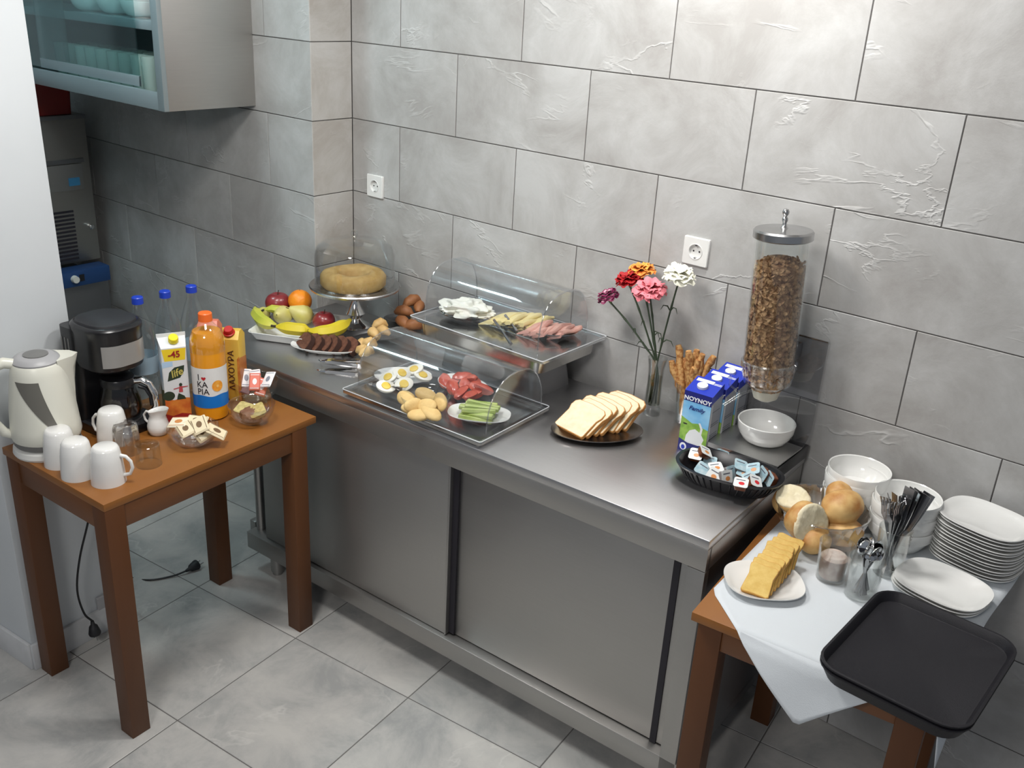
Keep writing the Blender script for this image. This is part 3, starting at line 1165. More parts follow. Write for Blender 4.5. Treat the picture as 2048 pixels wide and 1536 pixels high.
o = MBc.obj('tea_bags', mat('brown_tea_wrapping', (0.16, 0.07, 0.035), 0.6, 0, (0.26, 0.14, 0.09), 40), None, p2 + Vector((0, 0, 0.026)))
tag(o, 'brown wrapped tea bags in the bottom of the front glass bowl', 'tea bags', kind='stuff')

p3 = at(514, 798, Tz)
glass_bowl('clear glass bowl with red and white sweetener sticks, behind the yellow tubs', p3, 0.070, 0.068)
M_REDP = mat('salmon_red_paper', (0.62, 0.13, 0.08), 0.45)
M_GREYD = mat('blue_grey_print', (0.20, 0.21, 0.26), 0.5)
M_WPAP = mat('white_paper', (0.74, 0.72, 0.73), 0.5)
M_PURP = mat('dusty_purple_paper', (0.16, 0.07, 0.09), 0.5)
st = [(-0.034, -0.012, 0.066, 50, 10, 62, M_WPAP, M_GREYD, 'white paper sachet at the left rim of the back glass bowl'),
      (-0.004, 0.002, 0.070, 42, -5, 55, M_WPAP, M_GREYD, 'white triangular-looking sachet sticking highest from the back glass bowl'),
      (0.034, 0.022, 0.072, 30, -10, 25, M_WPAP, M_GREYD, 'white sachet with dark lettering at the right of the back glass bowl'),
      (0.010, -0.012, 0.066, 40, 0, 48, M_REDP, M_WPAP, 'salmon red sachet in the middle of the back glass bowl'),
      (0.028, 0.000, 0.050, 45, 20, 50, M_REDP, M_WPAP, 'salmon red sachet low at the right of the back glass bowl'),
      (-0.020, -0.016, 0.046, 40, 15, 30, M_PURP, M_PURP, 'dusty purple sachet low at the left of the back glass bowl')]
for x, y, z, a, b_, c, m1, m2, lb in st:
    packet('sugar_sachet', lb, 'sachet', p3 + Vector((x, y, z)), tuple(math.radians(q) for q in (a, b_, c)), 0.034, 0.062, 0.006, m1, m2, group='sachets in the back glass bowl')

# water bottles
wb = thing('water_bottle', 'x', 'bottle')
wb.scale = (1, 1, 1.13)
b = MB()
b.lathe([(0.0001, 0.004), (0.030, 0.0), (0.040, 0.004), (0.042, 0.015), (0.042, 0.045), (0.0395, 0.05), (0.042, 0.055), (0.042, 0.095), (0.0395, 0.10), (0.042, 0.105), (0.042, 0.20), (0.038, 0.225), (0.026, 0.262), (0.0165, 0.283), (0.014, 0.292), (0.014, 0.305)], 28, cap1=False)
b.obj('body', M_PET, wb)
MB().lathe([(0.0001, 0.321), (0.0145, 0.321), (0.0165, 0.319), (0.0168, 0.303), (0.0155, 0.303)], 24).obj('cap', M_BLUEC, wb)
MB().lathe([(0.0423, 0.115), (0.0425, 0.117), (0.0425, 0.160), (0.0423, 0.162)], 28, cap0=False, cap1=False).obj('label_band', mat('pale_blue_film', (0.40, 0.52, 0.60), 0.4), wb)
wbs = [(-0.455, -1.045, 'clear water bottle with a blue cap, leftmost, just right of the coffee maker'),
       (-0.455, -0.955, 'clear water bottle with a blue cap, tallest-looking middle one behind the cartons'),
       (-0.450, -0.868, 'clear water bottle with a blue cap behind the orange juice bottle')]
for i, (x, y, lb) in enumerate(wbs):
    if i == 0:
        wb.location = (x, y, Tz)
        wb['label'] = lb
        wb['group'] = 'water bottles behind the juices'
    else:
        dup(wb, (x, y, Tz), 0.4 * i, lb)


def face(parent, name, mats_, shapes, origin, xd, yd):
    """flat print on a carton face: shapes = [(material index, polygon)] in metres from the face's lower left corner"""
    R = frame_rot(xd, yd)
    nrm = R @ Vector((0, 0, 1))
    b = MB()
    for k, (mi, poly) in enumerate(shapes):
        b.cur = mi
        off = 0.0002 + 0.00007 * k
        vs = [Vector(origin) + R @ Vector((x, y, 0)) + nrm * off for x, y in poly]
        b.add(vs, [tuple(range(len(vs)))])
    return b.obj(name, mats_, parent, smooth=False, fix=False)


def ell(cx, cy, a, bb, n=24, rot=0):
    return [(x, y) for x, y, _ in sq(a, bb, 2, n, 0, cx, cy, rot)]


M_YEL = mat('yellow_print', (0.78, 0.56, 0.02), 0.45)
M_LEAF = mat('dark_green_print', (0.02, 0.035, 0.018), 0.5)
M_LIFE = mat('olive_gold_print', (0.50, 0.42, 0.10), 0.5)
M_TOMR = mat('orange_red_fruit_print', (0.50, 0.085, 0.015), 0.45, 0, (0.62, 0.20, 0.03), 35, 3)
M_DRED = mat('deep_red_print', (0.30, 0.012, 0.012), 0.45)
M_SKIN = mat('pink_red_print', (0.45, 0.06, 0.07), 0.5)
M_CART = mat('glossy_white_carton', (0.66, 0.67, 0.68), 0.35)
M_PALEB = mat('pale_blue_print', (0.40, 0.55, 0.72), 0.45)

# tall fruit juice carton with a yellow cap
jc = thing('juice_carton', 'white and red fruit juice carton with a yellow cap and a yellow band reading -45', 'carton', (-0.352, -1.010, Tz), math.radians(66))
jc.scale = (1, 1, 1.06)
hw_, hd_, hh_ = 0.036, 0.036, 0.222
b = MB()
b.loft([rrect(hw_, hd_, 0.003, 2, 0.0), rrect(hw_, hd_, 0.003, 2, hh_), rrect(hw_ + 0.004, 0.004, 0.001, 2, hh_ + 0.022)])
b.obj('box', M_CART, jc)
MB().box((0, 0, hh_ + 0.026), (0.082, 0.003, 0.012)).obj('top_fin', M_CART, jc)
MB().lathe([(0.0145, 0), (0.0145, 0.012), (0.013, 0.015), (0.0001, 0.015)], 20).obj('cap', mat('yellow_cap_plastic', (0.80, 0.66, 0.02), 0.35), jc, (0.004, -0.016, hh_ + 0.014), (math.radians(28), 0, 0))
W = 0.072
ms_ = [M_YEL, M_LEAF, M_LIFE, M_TOMR, M_DRED, M_SKIN, M_PALEB, M_CART]
leaf = [(0.012, 0.124), (0.018, 0.150), (0.034, 0.164), (0.062, 0.168), (0.060, 0.150), (0.048, 0.132), (0.030, 0.128)]
shapes = [(0, [(0.008, 0.184), (0.066, 0.184), (0.070, 0.219), (0.002, 0.219)]),
          (6, [(0.0, 0.165), (0.03, 0.168), (0.03, 0.182), (0.0, 0.182)]),
          (1, leaf),
          (3, [(0.0, 0.0), (W, 0.0), (W, 0.068), (0.050, 0.072), (0.028, 0.066), (0.0, 0.070)]),
          (4, [(0.0, 0.0), (W, 0.0), (W, 0.018), (0.045, 0.024), (0.02, 0.018), (0.0, 0.026)]),
          (1, ell(0.012, 0.080, 0.017, 0.014)),
          (1, [(0.034, 0.066), (0.060, 0.066), (0.056, 0.076), (0.040, 0.086), (0.036, 0.076)]),
          (5, [(0.041, 0.088), (0.053, 0.088), (0.052, 0.106), (0.043, 0.106)]),
          (5, [(0.026, 0.098), (0.045, 0.101), (0.045, 0.104), (0.027, 0.101)]),
          (5, [(0.050, 0.101), (0.068, 0.103), (0.068, 0.105), (0.050, 0.105)]),
          (1, ell(0.0475, 0.111, 0.0045, 0.005))]
fo = face(jc, 'front_print', ms_, shapes, (-hw_, -hd_, 0), (1, 0, 0), (0, 0, 1))
Rf = frame_rot((1, 0, 0), (0, 0, 1))
text('-45', 0.026, M_DRED, fo, Vector((0, -hd_ - 0.0012, 0.202)), Rf, bold=0.0006)
text('life', 0.030, M_LIFE, fo, Vector((0.003, -hd_ - 0.0014, 0.147)), Matrix.Rotation(-0.28, 3, 'Y') @ Rf, bold=0.0005, shear=0.2)
shapes = [(2, [(0.0, 0.0), (W, 0.0), (W, 0.10), (0.03, 0.085), (0.0, 0.10)]), (6, [(0.01, 0.12), (0.06, 0.12), (0.06, 0.17), (0.01, 0.17)])]
face(jc, 'side_print', [mat('olive_print', (0.16, 0.15, 0.05), 0.5) if k == 2 else q for k, q in enumerate(ms_)], shapes, (-hw_, hd_, 0), (0, -1, 0), (0, 0, 1))

# orange juice bottle
oj = thing('orange_juice_bottle', 'plastic bottle of orange juice with an orange cap and white and blue label', 'bottle', (-0.288, -0.932, Tz))
oj.scale = (1.02, 1.02, 1.08)
M_JUICE = mat('orange_juice', (0.76, 0.30, 0.010), 0.22, coat=0.5, spec=0.5)
b = MB()
R = 0.0495
b.lathe([(0.0001, 0.003), (0.040, 0.0), (0.0465, 0.005), (R, 0.03), (R, 0.215), (0.0475, 0.236), (0.0395, 0.256), (0.0001, 0.256)], 40)
b.obj('juice', M_JUICE, oj)
b = MB()
b.lathe([(R + 0.001, 0.20), (R + 0.001, 0.217), (0.0485, 0.238), (0.040, 0.258), (0.026, 0.272), (0.0175, 0.280), (0.016, 0.288)], 40, cap0=False, cap1=False)
b.obj('bottle_shoulder', M_PET, oj)
b = MB()
b.lathe([(0.0001, 0.307), (0.0175, 0.307), (0.0195, 0.305), (0.020, 0.284), (0.018, 0.283)], 30)
b.obj('cap', mat('orange_cap_plastic', (0.80, 0.14, 0.02), 0.35), oj)
RL = R + 0.0008
b = MB()
ca = math.atan2(CAM.y + 0.925, CAM.x + 0.292)


def lab(z0, z1, wav=0.0, r=RL, span=(-PI, PI)):
    q = MB()

    def fn(u, v):
        a = span[0] + (span[1] - span[0]) * u
        top = z1 + wav * math.sin(a * 5 + 1.0)
        return (r * math.cos(a), r * math.sin(a), z0 + (top - z0) * v)
    q.grid(fn, 64, 2)
    return q


lb_ = lab(0.045, 0.160).obj('paper_label', M_PAPER, oj)
lab(0.042, 0.079, 0.0022, RL + 0.0004).obj('blue_wave', mat('blue_label_print', (0.0, 0.16, 0.56), 0.4), lb_)


def wrap(parent, name, m, poly, a0, z0, r):
    b = MB()
    b.add([(r * math.cos(a0 + x / r), r * math.sin(a0 + x / r), z0 + y) for x, y in poly], [tuple(range(len(poly)))])
    return b.obj(name, m, parent, smooth=False, fix=False)


def wrap_disc(parent, name, m, rad, a0, z0, r, n=20):
    b = MB()
    for i in range(n):
        t0, t1 = 2 * PI * i / n, 2 * PI * (i + 1) / n
        P = [(0, 0), (rad * math.cos(t0), rad * math.sin(t0)), (rad * math.cos(t1), rad * math.sin(t1))]
        b.add([(r * math.cos(a0 + x / r), r * math.sin(a0 + x / r), z0 + y) for x, y in P], [(0, 1, 2)])
    return b.obj(name, m, parent, smooth=False, fix=False)


wrap_disc(lb_, 'orange_print', mat('bright_orange_print', (0.78, 0.24, 0.01), 0.4, 0, (0.85, 0.42, 0.06), 60), 0.0165, ca + 0.42, 0.107, RL + 0.0008)
wrap_disc(lb_, 'orange_print', mat('pale_orange_print', (0.88, 0.52, 0.16), 0.4), 0.004, ca + 0.42, 0.107, RL + 0.0012)
hpts = []
for i in range(24):
    t = 2 * PI * i / 24
    hpts.append((0.0062 * math.sin(t) ** 3 * 1.1, 0.0062 * (13 * math.cos(t) - 5 * math.cos(2 * t) - 2 * math.cos(3 * t) - math.cos(4 * t)) / 16))
b = MB()
for i in range(24):
    P = [(0, -0.001), hpts[(i + 1) % 24], hpts[i]]
    rr = RL + 0.0008
    a0 = ca - 0.35
    b.add([(rr * math.cos(a0 + x / rr), rr * math.sin(a0 + x / rr), 0.131 + y) for x, y in P], [(0, 1, 2)])
b.obj('heart', M_RED, lb_, smooth=False, fix=False)
for s_, da, z_ in (('I', -0.66, 0.133), ('KA', -0.46, 0.112), ('PIA', -0.42, 0.091)):
    text(s_, 0.025, M_INK, lb_, Vector((0, 0, z_)), Matrix.Identity(3), bend=(RL, ca + da), bold=0.0001)

# yellow carton with vertical writing
yc = thing('juice_carton', 'yellow and orange juice carton with a red cap and vertical dark lettering', 'carton', (-0.366, -0.798, Tz), math.radians(38))
yc.scale = (1, 1, 1.08)
hh_ = 0.190
M_YC = mat('yellow_carton', (0.66, 0.42, 0.06), 0.4)
b = MB()
hw_ = 0.036
b.loft([rrect(hw_, hw_, 0.003, 2, 0.0), rrect(hw_, hw_, 0.003, 2, hh_), rrect(hw_ * 0.95, 0.012, 0.003, 2, hh_ + 0.020)])
b.obj('box', M_YC, yc)
MB().lathe([(0.018, 0), (0.018, 0.002), (0.0145, 0.003), (0.0145, 0.013), (0.013, 0.0155), (0.0001, 0.0155)], 22).obj('cap', mat('dark_red_cap', (0.42, 0.008, 0.004), 0.35), yc, (0.004, -0.020, hh_ + 0.016), (math.radians(25), 0, 0))
M_ORF = mat('orange_fruit_print', (0.46, 0.12, 0.02), 0.45, 0, (0.62, 0.24, 0.04), 45, 4)
fr = face(yc, 'front_print', [M_ORF, M_YC, M_INK], [(0, [(0.0, 0.0), (0.030, 0.0), (0.030, 0.16), (0.015, 0.165), (0.0, 0.155)]), (0, [(0.064, 0), (0.072, 0), (0.072, 0.14), (0.064, 0.13)]),
          (2, [(0.0, 0.0), (0.034, 0.0), (0.030, 0.012), (0.0, 0.02)]), (2, [(0, 0.092), (0.026, 0.098), (0.026, 0.102), (0, 0.098)])], (-hw_, -hw_, 0), (1, 0, 0), (0, 0, 1))
text('ΛΑΧΟΥΡΑ', 0.026, mat('dark_plum_print', (0.06, 0.015, 0.012), 0.5), fr, Vector((0.011, -hw_ - 0.001, 0.095)), frame_rot((0, 0, 1), (-1, 0, 0)), sx=1.0)
face(yc, 'side_print', [M_ORF], [(0, [(0.0, 0.0), (0.072, 0.0), (0.072, 0.12), (0.0, 0.135)])], (hw_, -hw_, 0), (0, 1, 0), (0, 0, 1))

# salmon carton behind the orange juice
pc = thing('juice_carton', 'salmon and white carton peeking out behind the orange juice bottle', 'carton', (-0.372, -0.866, Tz), math.radians(40))
pc.scale = (0.95, 0.95, 1.08)
b = MB()
b.loft([rrect(0.034, 0.030, 0.003, 2, 0.0), rrect(0.034, 0.030, 0.003, 2, 0.232), rrect(0.030, 0.010, 0.003, 2, 0.252)])
b.obj('box', mat('salmon_carton', (0.62, 0.17, 0.11), 0.4), pc)
face(pc, 'front_print', [M_CART], [(0, [(0.0, 0.0), (0.03, 0.0), (0.02, 0.232), (0.0, 0.232)])], (-0.034, -0.030, 0), (1, 0, 0), (0, 0, 1))
face(pc, 'side_print', [M_CART], [(0, [(0.0, 0.0), (0.06, 0.0), (0.06, 0.15), (0.0, 0.17)])], (-0.034, 0.030, 0), (0, -1, 0), (0, 0, 1))

# cord and plugs under the table
M_CORD = mat('black_cable', (0.008, 0.008, 0.009), 0.45)


def plug(loc, rot, name, label):
    o = thing(name, label, 'plug', loc, 0, None, rot=rot)
    return o


def cable(name, label, pts, plug_dir, r=0.0033, roll=0.0):
    """black cable with a two-pin plug at its last point"""
    root = thing(name, label, 'cable', pts[0])
    o0 = Vector(pts[0])
    # smooth catmull-rom
    P = [Vector(p) for p in pts]
    P = [P[0] * 2 - P[1]] + P + [P[-1] * 2 - P[-2]]
    q = []
    for i in range(1, len(P) - 2):
        for k in range(6):
            t = k / 6
            a, b_, c, d = P[i - 1], P[i], P[i + 1], P[i + 2]
            q.append(0.5 * ((2 * b_) + (c - a) * t + (2 * a - 5 * b_ + 4 * c - d) * t * t + (3 * b_ - a - 3 * c + d) * t ** 3))
    q.append(P[-2])
    MB().tube([p - o0 for p in q], r, 8).obj('cord', M_CORD, root, angle=80)
    d = Vector(plug_dir).normalized()
    e = q[-1] - o0
    b = MB()
    b.tube([e, e + d * 0.014, e + d * 0.020, e + d * 0.045, e + d * 0.050], [0.005, 0.007, 0.013, 0.019, 0.018], 14)
    pg = b.obj('plug', M_BLACKM, root, angle=50)
    s_ = d.cross(Vector((0, 0, 1)))
    if s_.length < 0.1:
        s_ = Vector((1, 0, 0))
    s_.normalize()
    b = MB()
    for k in (-1, 1):
        a = e + d * 0.050 + s_ * 0.0095 * k
        b.tube([a, a + d * 0.019], 0.0022, 8)
    b.obj('pin', M_CUTLERY, pg)
    return root


a = Vector((-0.455, -1.02, 0.735))
cable('power_cable', 'black cable hanging beside the white pier with its plug near the floor',
      [(-0.470, -1.200, 0.66), (-0.472, -1.265, 0.46), (-0.470, -1.310, 0.34), (-0.462, -1.335, 0.24), (-0.462, -1.325, 0.15), (-0.458, -1.305, 0.110)], (0.05, 0.05, -1))
e_ = at(372, 1142, 0.012)
cable('power_cable', 'black cable lying on the floor tiles with a plug under the left table',
      [(-0.470, -1.105, 0.70), (-0.478, -1.115, 0.50), tuple(at(232, 1130, 0.15)), tuple(at(262, 1155, 0.004)), tuple(at(300, 1160, 0.004)), tuple(at(345, 1152, 0.006)), tuple(e_)],
      at(395, 1128, 0.016) - e_)
o = thing('wall_plate', 'small grey plate low on the side of the white pier', 'plate', (-0.532, -1.235, 0.10), PRX)
MB().rbox((0.006, 0, 0), (0.012, 0.035, 0.07), 0.003, 1).obj('cover', M_LGREY, o)
# ------------------------------------------------------------------ COUNTER: fruit
Hz = HC
ft = thing('serving_tray', 'white rectangular serving tray holding the fruit', 'tray', (-0.503, -0.412, Hz), math.radians(27))
ft.scale = (0.95, 0.95, 1.0)
b = MB()
b.loft([rrect(0.118, 0.118, 0.02, 4, 0.0), rrect(0.128, 0.128, 0.02, 4, 0.004), rrect(0.142, 0.142, 0.02, 4, 0.030), rrect(0.147, 0.147, 0.022, 4, 0.033), rrect(0.146, 0.146, 0.022, 4, 0.035),
        rrect(0.138, 0.138, 0.018, 4, 0.031), rrect(0.124, 0.124, 0.018, 4, 0.006), rrect(0.01, 0.01, 0.004, 4, 0.005)])
b.obj('dish', M_WHITEP, ft)
M_APPLE = mat('dark_red_apple_skin', (0.15, 0.008, 0.016), 0.32, 0, (0.26, 0.030, 0.03), 14, 3, coat=0.2)
M_ORANGE = mat('orange_peel', (0.80, 0.22, 0.008), 0.42, 0, (0.84, 0.28, 0.012), 20, 2, bump=0.25, bump_scale=160)
M_PEAR = mat('yellow_green_pear_skin', (0.56, 0.50, 0.12), 0.42, 0, (0.62, 0.56, 0.26), 14, 3)
M_BANANA = mat('banana_peel', (0.62, 0.50, 0.02), 0.45, 0, (0.70, 0.55, 0.03), 12, 3)
M_GREENB = mat('greenish_banana_peel', (0.46, 0.50, 0.05), 0.45, 0, (0.60, 0.56, 0.08), 9, 3)
M_STEMB = mat('brown_stem', (0.035, 0.022, 0.010), 0.8)


def apple(label, p, r=0.039, m=None):
    o = thing('apple', label, 'apple', p)
    MB().blob((0, 0, 0), (r, r, r * 0.92), 0.05, 1.5, 24, 16, seed=int(p.x * 100), pinch=0.28).obj('flesh', m or M_APPLE, o, angle=180)
    MB().tube([(0, 0, r * 0.60), (0.002, 0, r * 0.85), (0.006, 0, r * 1.1)], 0.0014, 6).obj('stem', M_STEMB, o)
    return o


def above(u, v, z):
    return at(u, v, z)


apple('dark red apple resting at the top left of the fruit tray', at(556, 606, Hz + 0.080), 0.045)
apple('dark red apple low at the right of the fruit tray under the cake stand', at(648, 642, Hz + 0.046), 0.040)
o = thing('orange', 'bright orange fruit on top of the fruit heap', 'orange', at(600, 602, Hz + 0.092))
MB().blob((0, 0, 0), (0.0425, 0.0425, 0.041), 0.015, 2, 24, 16).obj('peel', M_ORANGE, o, angle=180)
MB().lathe([(0.0025, 0.0400), (0.002, 0.0415), (0.0001, 0.0415)], 8).obj('stem_button', M_STEMB, o)


def pear(label, p, rot, r=0.030):
    o = thing('pear', label, 'pear', p, rot=rot)
    MB().lathe([(0.0001, -r * 0.95), (r * 0.5, -r * 0.88), (r * 0.9, -r * 0.45), (r, 0), (r * 0.9, r * 0.45), (r * 0.62, r * 0.95), (r * 0.42, r * 1.3), (r * 0.28, r * 1.55), (0.0001, r * 1.62)], 24).obj('flesh', M_PEAR, o, angle=180)
    MB().tube([(0, 0, r * 1.55), (0.002, 0, r * 1.9)], 0.0014, 6).obj('stem', M_STEMB, o)
    return o


pear('yellow pear below the dark red apple', at(566, 630, Hz + 0.055), (1.25, 0.0, 0.5), 0.034)
pear('yellow-green pear below the orange', at(607, 630, Hz + 0.055), (1.0, 0.5, -0.9), 0.036)
pear('green pear half hidden behind the black banana stem', at(527, 627, Hz + 0.050), (0.4, 0.8, 0.3), 0.024)


def banana(label, pts, m, r=0.0165):
    P = [Vector(p) for p in pts]
    o0 = P[0].copy()
    o = thing('banana', label, 'banana', o0)
    q = []
    n = 16
    a, b_, c, d = P[0], P[1], P[2], P[3]
    for i in range(n + 1):
        t = i / n
        q.append(a * (1 - t) ** 3 + b_ * 3 * t * (1 - t) ** 2 + c * 3 * t * t * (1 - t) + d * t ** 3 - o0)
    rs = [r * (0.30 + 0.70 * min(1, math.sin(min(i / n * 4.2, PI / 2)))) * (1.0 if i < n - 3 else (0.92, 0.74, 0.42, 0.30)[i - n + 3]) for i in range(n + 1)]
    MB().tube(q, rs, 6).obj('peel', m, o, angle=50)
    d = (q[0] - q[1]).normalized()
    MB().tube([q[0] + d * -0.002, q[0] + d * 0.012, q[0] + d * 0.02], [0.0052, 0.004, 0.0045], 6).obj('stem', M_STEMB, o)
    return o


banana('yellow banana lying along the front right of the fruit tray', [at(618, 661, Hz + 0.052), at(645, 668, Hz + 0.050), at(675, 664, Hz + 0.052), at(700, 640, Hz + 0.058)], M_BANANA, 0.0235)
banana('short yellow banana at the front centre of the fruit tray', [at(553, 653, Hz + 0.054), at(575, 656, Hz + 0.054), at(600, 660, Hz + 0.052), at(622, 660, Hz + 0.050)], M_BANANA, 0.022)
banana('greenish yellow banana curving down the left end of the fruit tray', [at(553, 651, Hz + 0.050), at(530, 650, Hz + 0.053), at(512, 636, Hz + 0.054), at(510, 616, Hz + 0.056)], M_GREENB, 0.022)
o = thing('banana', 'green banana with a black stem behind the pears', 'banana', at(520, 626, Hz + 0.060))
b = MB()
b.tube([(0, 0, 0), (0.010, 0.012, 0.012), (0.028, 0.03, 0.017), (0.05, 0.05, 0.013), (0.07, 0.07, 0)], [0.004, 0.005, 0.014, 0.016, 0.010], 6)
b.obj('peel', M_GREENB, o, angle=50)
MB().tube([(-0.004, -0.006, -0.016), (-0.003, -0.004, -0.004), (0.003, 0.003, 0.006), (0.016, 0.018, 0.016)], [0.003, 0.0035, 0.0045, 0.005], 6).obj('stem', mat('black_stem', (0.012, 0.010, 0.008), 0.7), o)

# ------------------------------------------------------------------ cake stand with glass bell and cake
_p = at(710, 571, Hz + 0.155)
CSX, CSY = _p.x, _p.y
cs = thing('cake_stand', 'chrome cake stand with a round steel plate on a pedestal foot', 'cake stand', (CSX, CSY, Hz))
b = MB()
b.lathe([(0.0001, 0.003), (0.055, 0.0), (0.058, 0.004), (0.050, 0.012), (0.030, 0.022), (0.020, 0.034), (0.030, 0.044), (0.036, 0.052), (0.030, 0.062), (0.014, 0.095), (0.010, 0.125), (0.016, 0.140), (0.030, 0.150), (0.0001, 0.150)], 40)
b.obj('pedestal', M_CHROME, cs)
zd = 0.152
b = MB()
b.lathe([(0.0001, zd - 0.002), (0.135, zd - 0.002), (0.150, zd - 0.006), (0.160, zd - 0.003), (0.163, zd + 0.004), (0.160, zd + 0.008), (0.150, zd + 0.004), (0.138, zd + 0.001), (0.0001, zd + 0.001)], 56)
b.obj('plate', steel('cake_stand_steel', (0.48, 0.47, 0.47), 0.28, (3, 3, 3)), cs)
gb = thing('glass_bell', 'clear glass bell cover with a knob over the ring cake', 'cover', (CSX, CSY, Hz + zd + 0.0015))
b = MB()
R = 0.142
prb = [(R, 0.0), (R, 0.118), (R - 0.008, 0.142), (R - 0.03, 0.158), (0.06, 0.166), (0.010, 0.169)]
b.lathe(prb + [(r - 0.003 if r > 0.02 else r, z - 0.003 if z > 0.01 else z) for r, z in prb[::-1]], 48, cap0=False, cap1=False)
b.obj('bell', clear('cake_cover_glass', (0.93, 0.935, 0.935), 0.6, 0.05), gb)
MB().lathe([(0.008, 0.168), (0.006, 0.176), (0.012, 0.185), (0.014, 0.194), (0.010, 0.203), (0.0001, 0.206)], 20).obj('knob', M_GLASS2, gb)
M_CAKE = mat('golden_sponge_cake', (0.48, 0.29, 0.085), 0.8, 0, (0.60, 0.40, 0.15), 28, 4, bump=0.3, bump_scale=90)
M_CAKET = mat('baked_cake_top', (0.46, 0.24, 0.07), 0.8, 0, (0.58, 0.36, 0.13), 20, 4, bump=0.3, bump_scale=90)
ck = thing('ring_cake', 'golden ring cake under the glass bell', 'cake', (CSX - 0.002, CSY - 0.006, Hz + zd + 0.002))
b = MB()
n = 48
pr = [(0.105, 0.0), (0.116, 0.012), (0.116, 0.040), (0.106, 0.052), (0.085, 0.058), (0.060, 0.054), (0.046, 0.042), (0.044, 0.0)]
rings = []
for r, z in pr:
    rings.append([((r * (1 + 0.02 * mnoise.noise(Vector((math.cos(2 * PI * i / n) * 2, math.sin(2 * PI * i / n) * 2, z * 20))))) * math.cos(2 * PI * i / n),
                   (r * (1 + 0.02 * mnoise.noise(Vector((math.cos(2 * PI * i / n) * 2, math.sin(2 * PI * i / n) * 2, z * 20))))) * math.sin(2 * PI * i / n),
                   z * (1 + 0.10 * mnoise.noise(Vector((math.cos(2 * PI * i / n) * 1.5, math.sin(2 * PI * i / n) * 1.5, 5))))) for i in range(n)])
b.loft(rings, False, False)
b.obj('sponge', M_CAKE, ck, angle=60)

# ------------------------------------------------------------------ chocolate cake plate
cpos_ = at(653, 702, Hz)
cpl = thing('oval_plate', 'white oval plate with chocolate cake slices', 'plate', cpos_, math.radians(34))
plate_mb(0.122, 0.062, 0.020, 2.3, 48, 0.70).obj('dish', M_WHITEP, cpl)
M_CHOC = mat('chocolate_sponge', (0.085, 0.026, 0.012), 0.85, 0, (0.150, 0.058, 0.030), 60, 4, bump=0.5, bump_scale=140)
M_CHOCC = mat('chocolate_crust', (0.035, 0.011, 0.006), 0.8, bump=0.4, bump_scale=100)


def slice_mesh(prof, th):
    """profile in the local x-z plane extruded along y"""
    inner = MB()
    n = len(prof)
    inner.loft([[(x, -th / 2, z) for x, z in prof], [(x, th / 2, z) for x, z in prof]])
    crust = MB()
    k0, k1 = 0.995, 1.035
    cx = sum(x for x, z in prof) / n
    cz = sum(z for x, z in prof) / n
    def R(k, y):
        return [(cx + (x - cx) * k, y, cz + (z - cz) * k) for x, z in prof]
    t = th / 2 - 0.0006
    crust.loft([R(k0, -t), R(k1, -t), R(k1, t), R(k0, t)], False, False)
    return inner, crust


prof = [(-0.038, 0.0), (0.038, 0.0), (0.042, 0.020), (0.036, 0.042), (0.018, 0.053), (-0.014, 0.054), (-0.034, 0.044), (-0.042, 0.020)]
ci, cc = slice_mesh(prof, 0.019)
cs0 = None
dirx = Vector((math.cos(math.radians(34)), math.sin(math.radians(34)), 0))
for i in range(6):
    p = cpos_ + dirx * (-0.078 + 0.030 * i) + Vector((0.006, -0.014, 0.010))
    rot = (math.radians(-40 - (i % 3) * 5), 0.05 * (i % 2), math.radians(-14 + 6 * (i % 3 - 1)))
    lb = '%s chocolate cake slice from the left on the white oval plate' % ('first', 'second', 'third', 'fourth', 'fifth', 'last')[i]
    if cs0 is None:
        cs0 = thing('chocolate_cake_slice', lb, 'cake slice', p, 0, 'chocolate cake slices', rot=rot)
        ci.obj('sponge', M_CHOC, cs0, smooth=False)
        cc.obj('crust', M_CHOCC, cs0, angle=50)
    else:
        dup(cs0, p, rot, lb)

# ------------------------------------------------------------------ pastries behind
M_PUFF = mat('golden_pastry', (0.52, 0.30, 0.10), 0.6, 0, (0.66, 0.46, 0.20), 22, 4, bump=0.4, bump_scale=60)
M_RUSK = mat('brown_crust', (0.20, 0.070, 0.022), 0.6, 0, (0.34, 0.14, 0.05), 18, 4, bump=0.4, bump_scale=60)
pb = at(752, 676, Hz)
pp = thing('oval_plate', 'dark steel oval plate under the golden cheese pastries', 'plate', pb + Vector((0, 0, 0.0)), math.radians(64))
plate_mb(0.115, 0.060, 0.014, 2.0, 40, 0.75).obj('dish', M_STEELD, pp)
pts_ = [(724, 704, .030), (738, 688, .030), (733, 705, .05), (752, 676, .035), (748, 668, .055), (766, 664, .035), (760, 650, .050), (722, 690, .022)]
ords = ['nearest', 'left middle', 'front upper', 'central', 'central upper', 'right', 'farthest', 'leftmost']
for i, (u, v, z) in enumerate(pts_):
    p = at(u, v, Hz + z)
    a = 0.7 * i
    d = Vector((math.cos(a), math.sin(a), 0))
    b = MB()
    b.tube([d * -0.026 + Vector((0, 0, -0.006)), d * -0.014 + Vector((0, 0, 0.004)), Vector((0.006 * math.sin(i), 0.006 * math.cos(i), 0.008)), d * 0.014 + Vector((0, 0, 0.004)), d * 0.026 + Vector((0, 0, -0.006))],
           [0.006, 0.0145, 0.0185, 0.0145, 0.006], 10)
    o = b.obj('cheese_pastry', M_PUFF, None, p, angle=60)
    tag(o, '%s golden pastry of the heap beside the chocolate cake plate' % ords[i], 'pastry', 'golden pastries beside the chocolate cake')
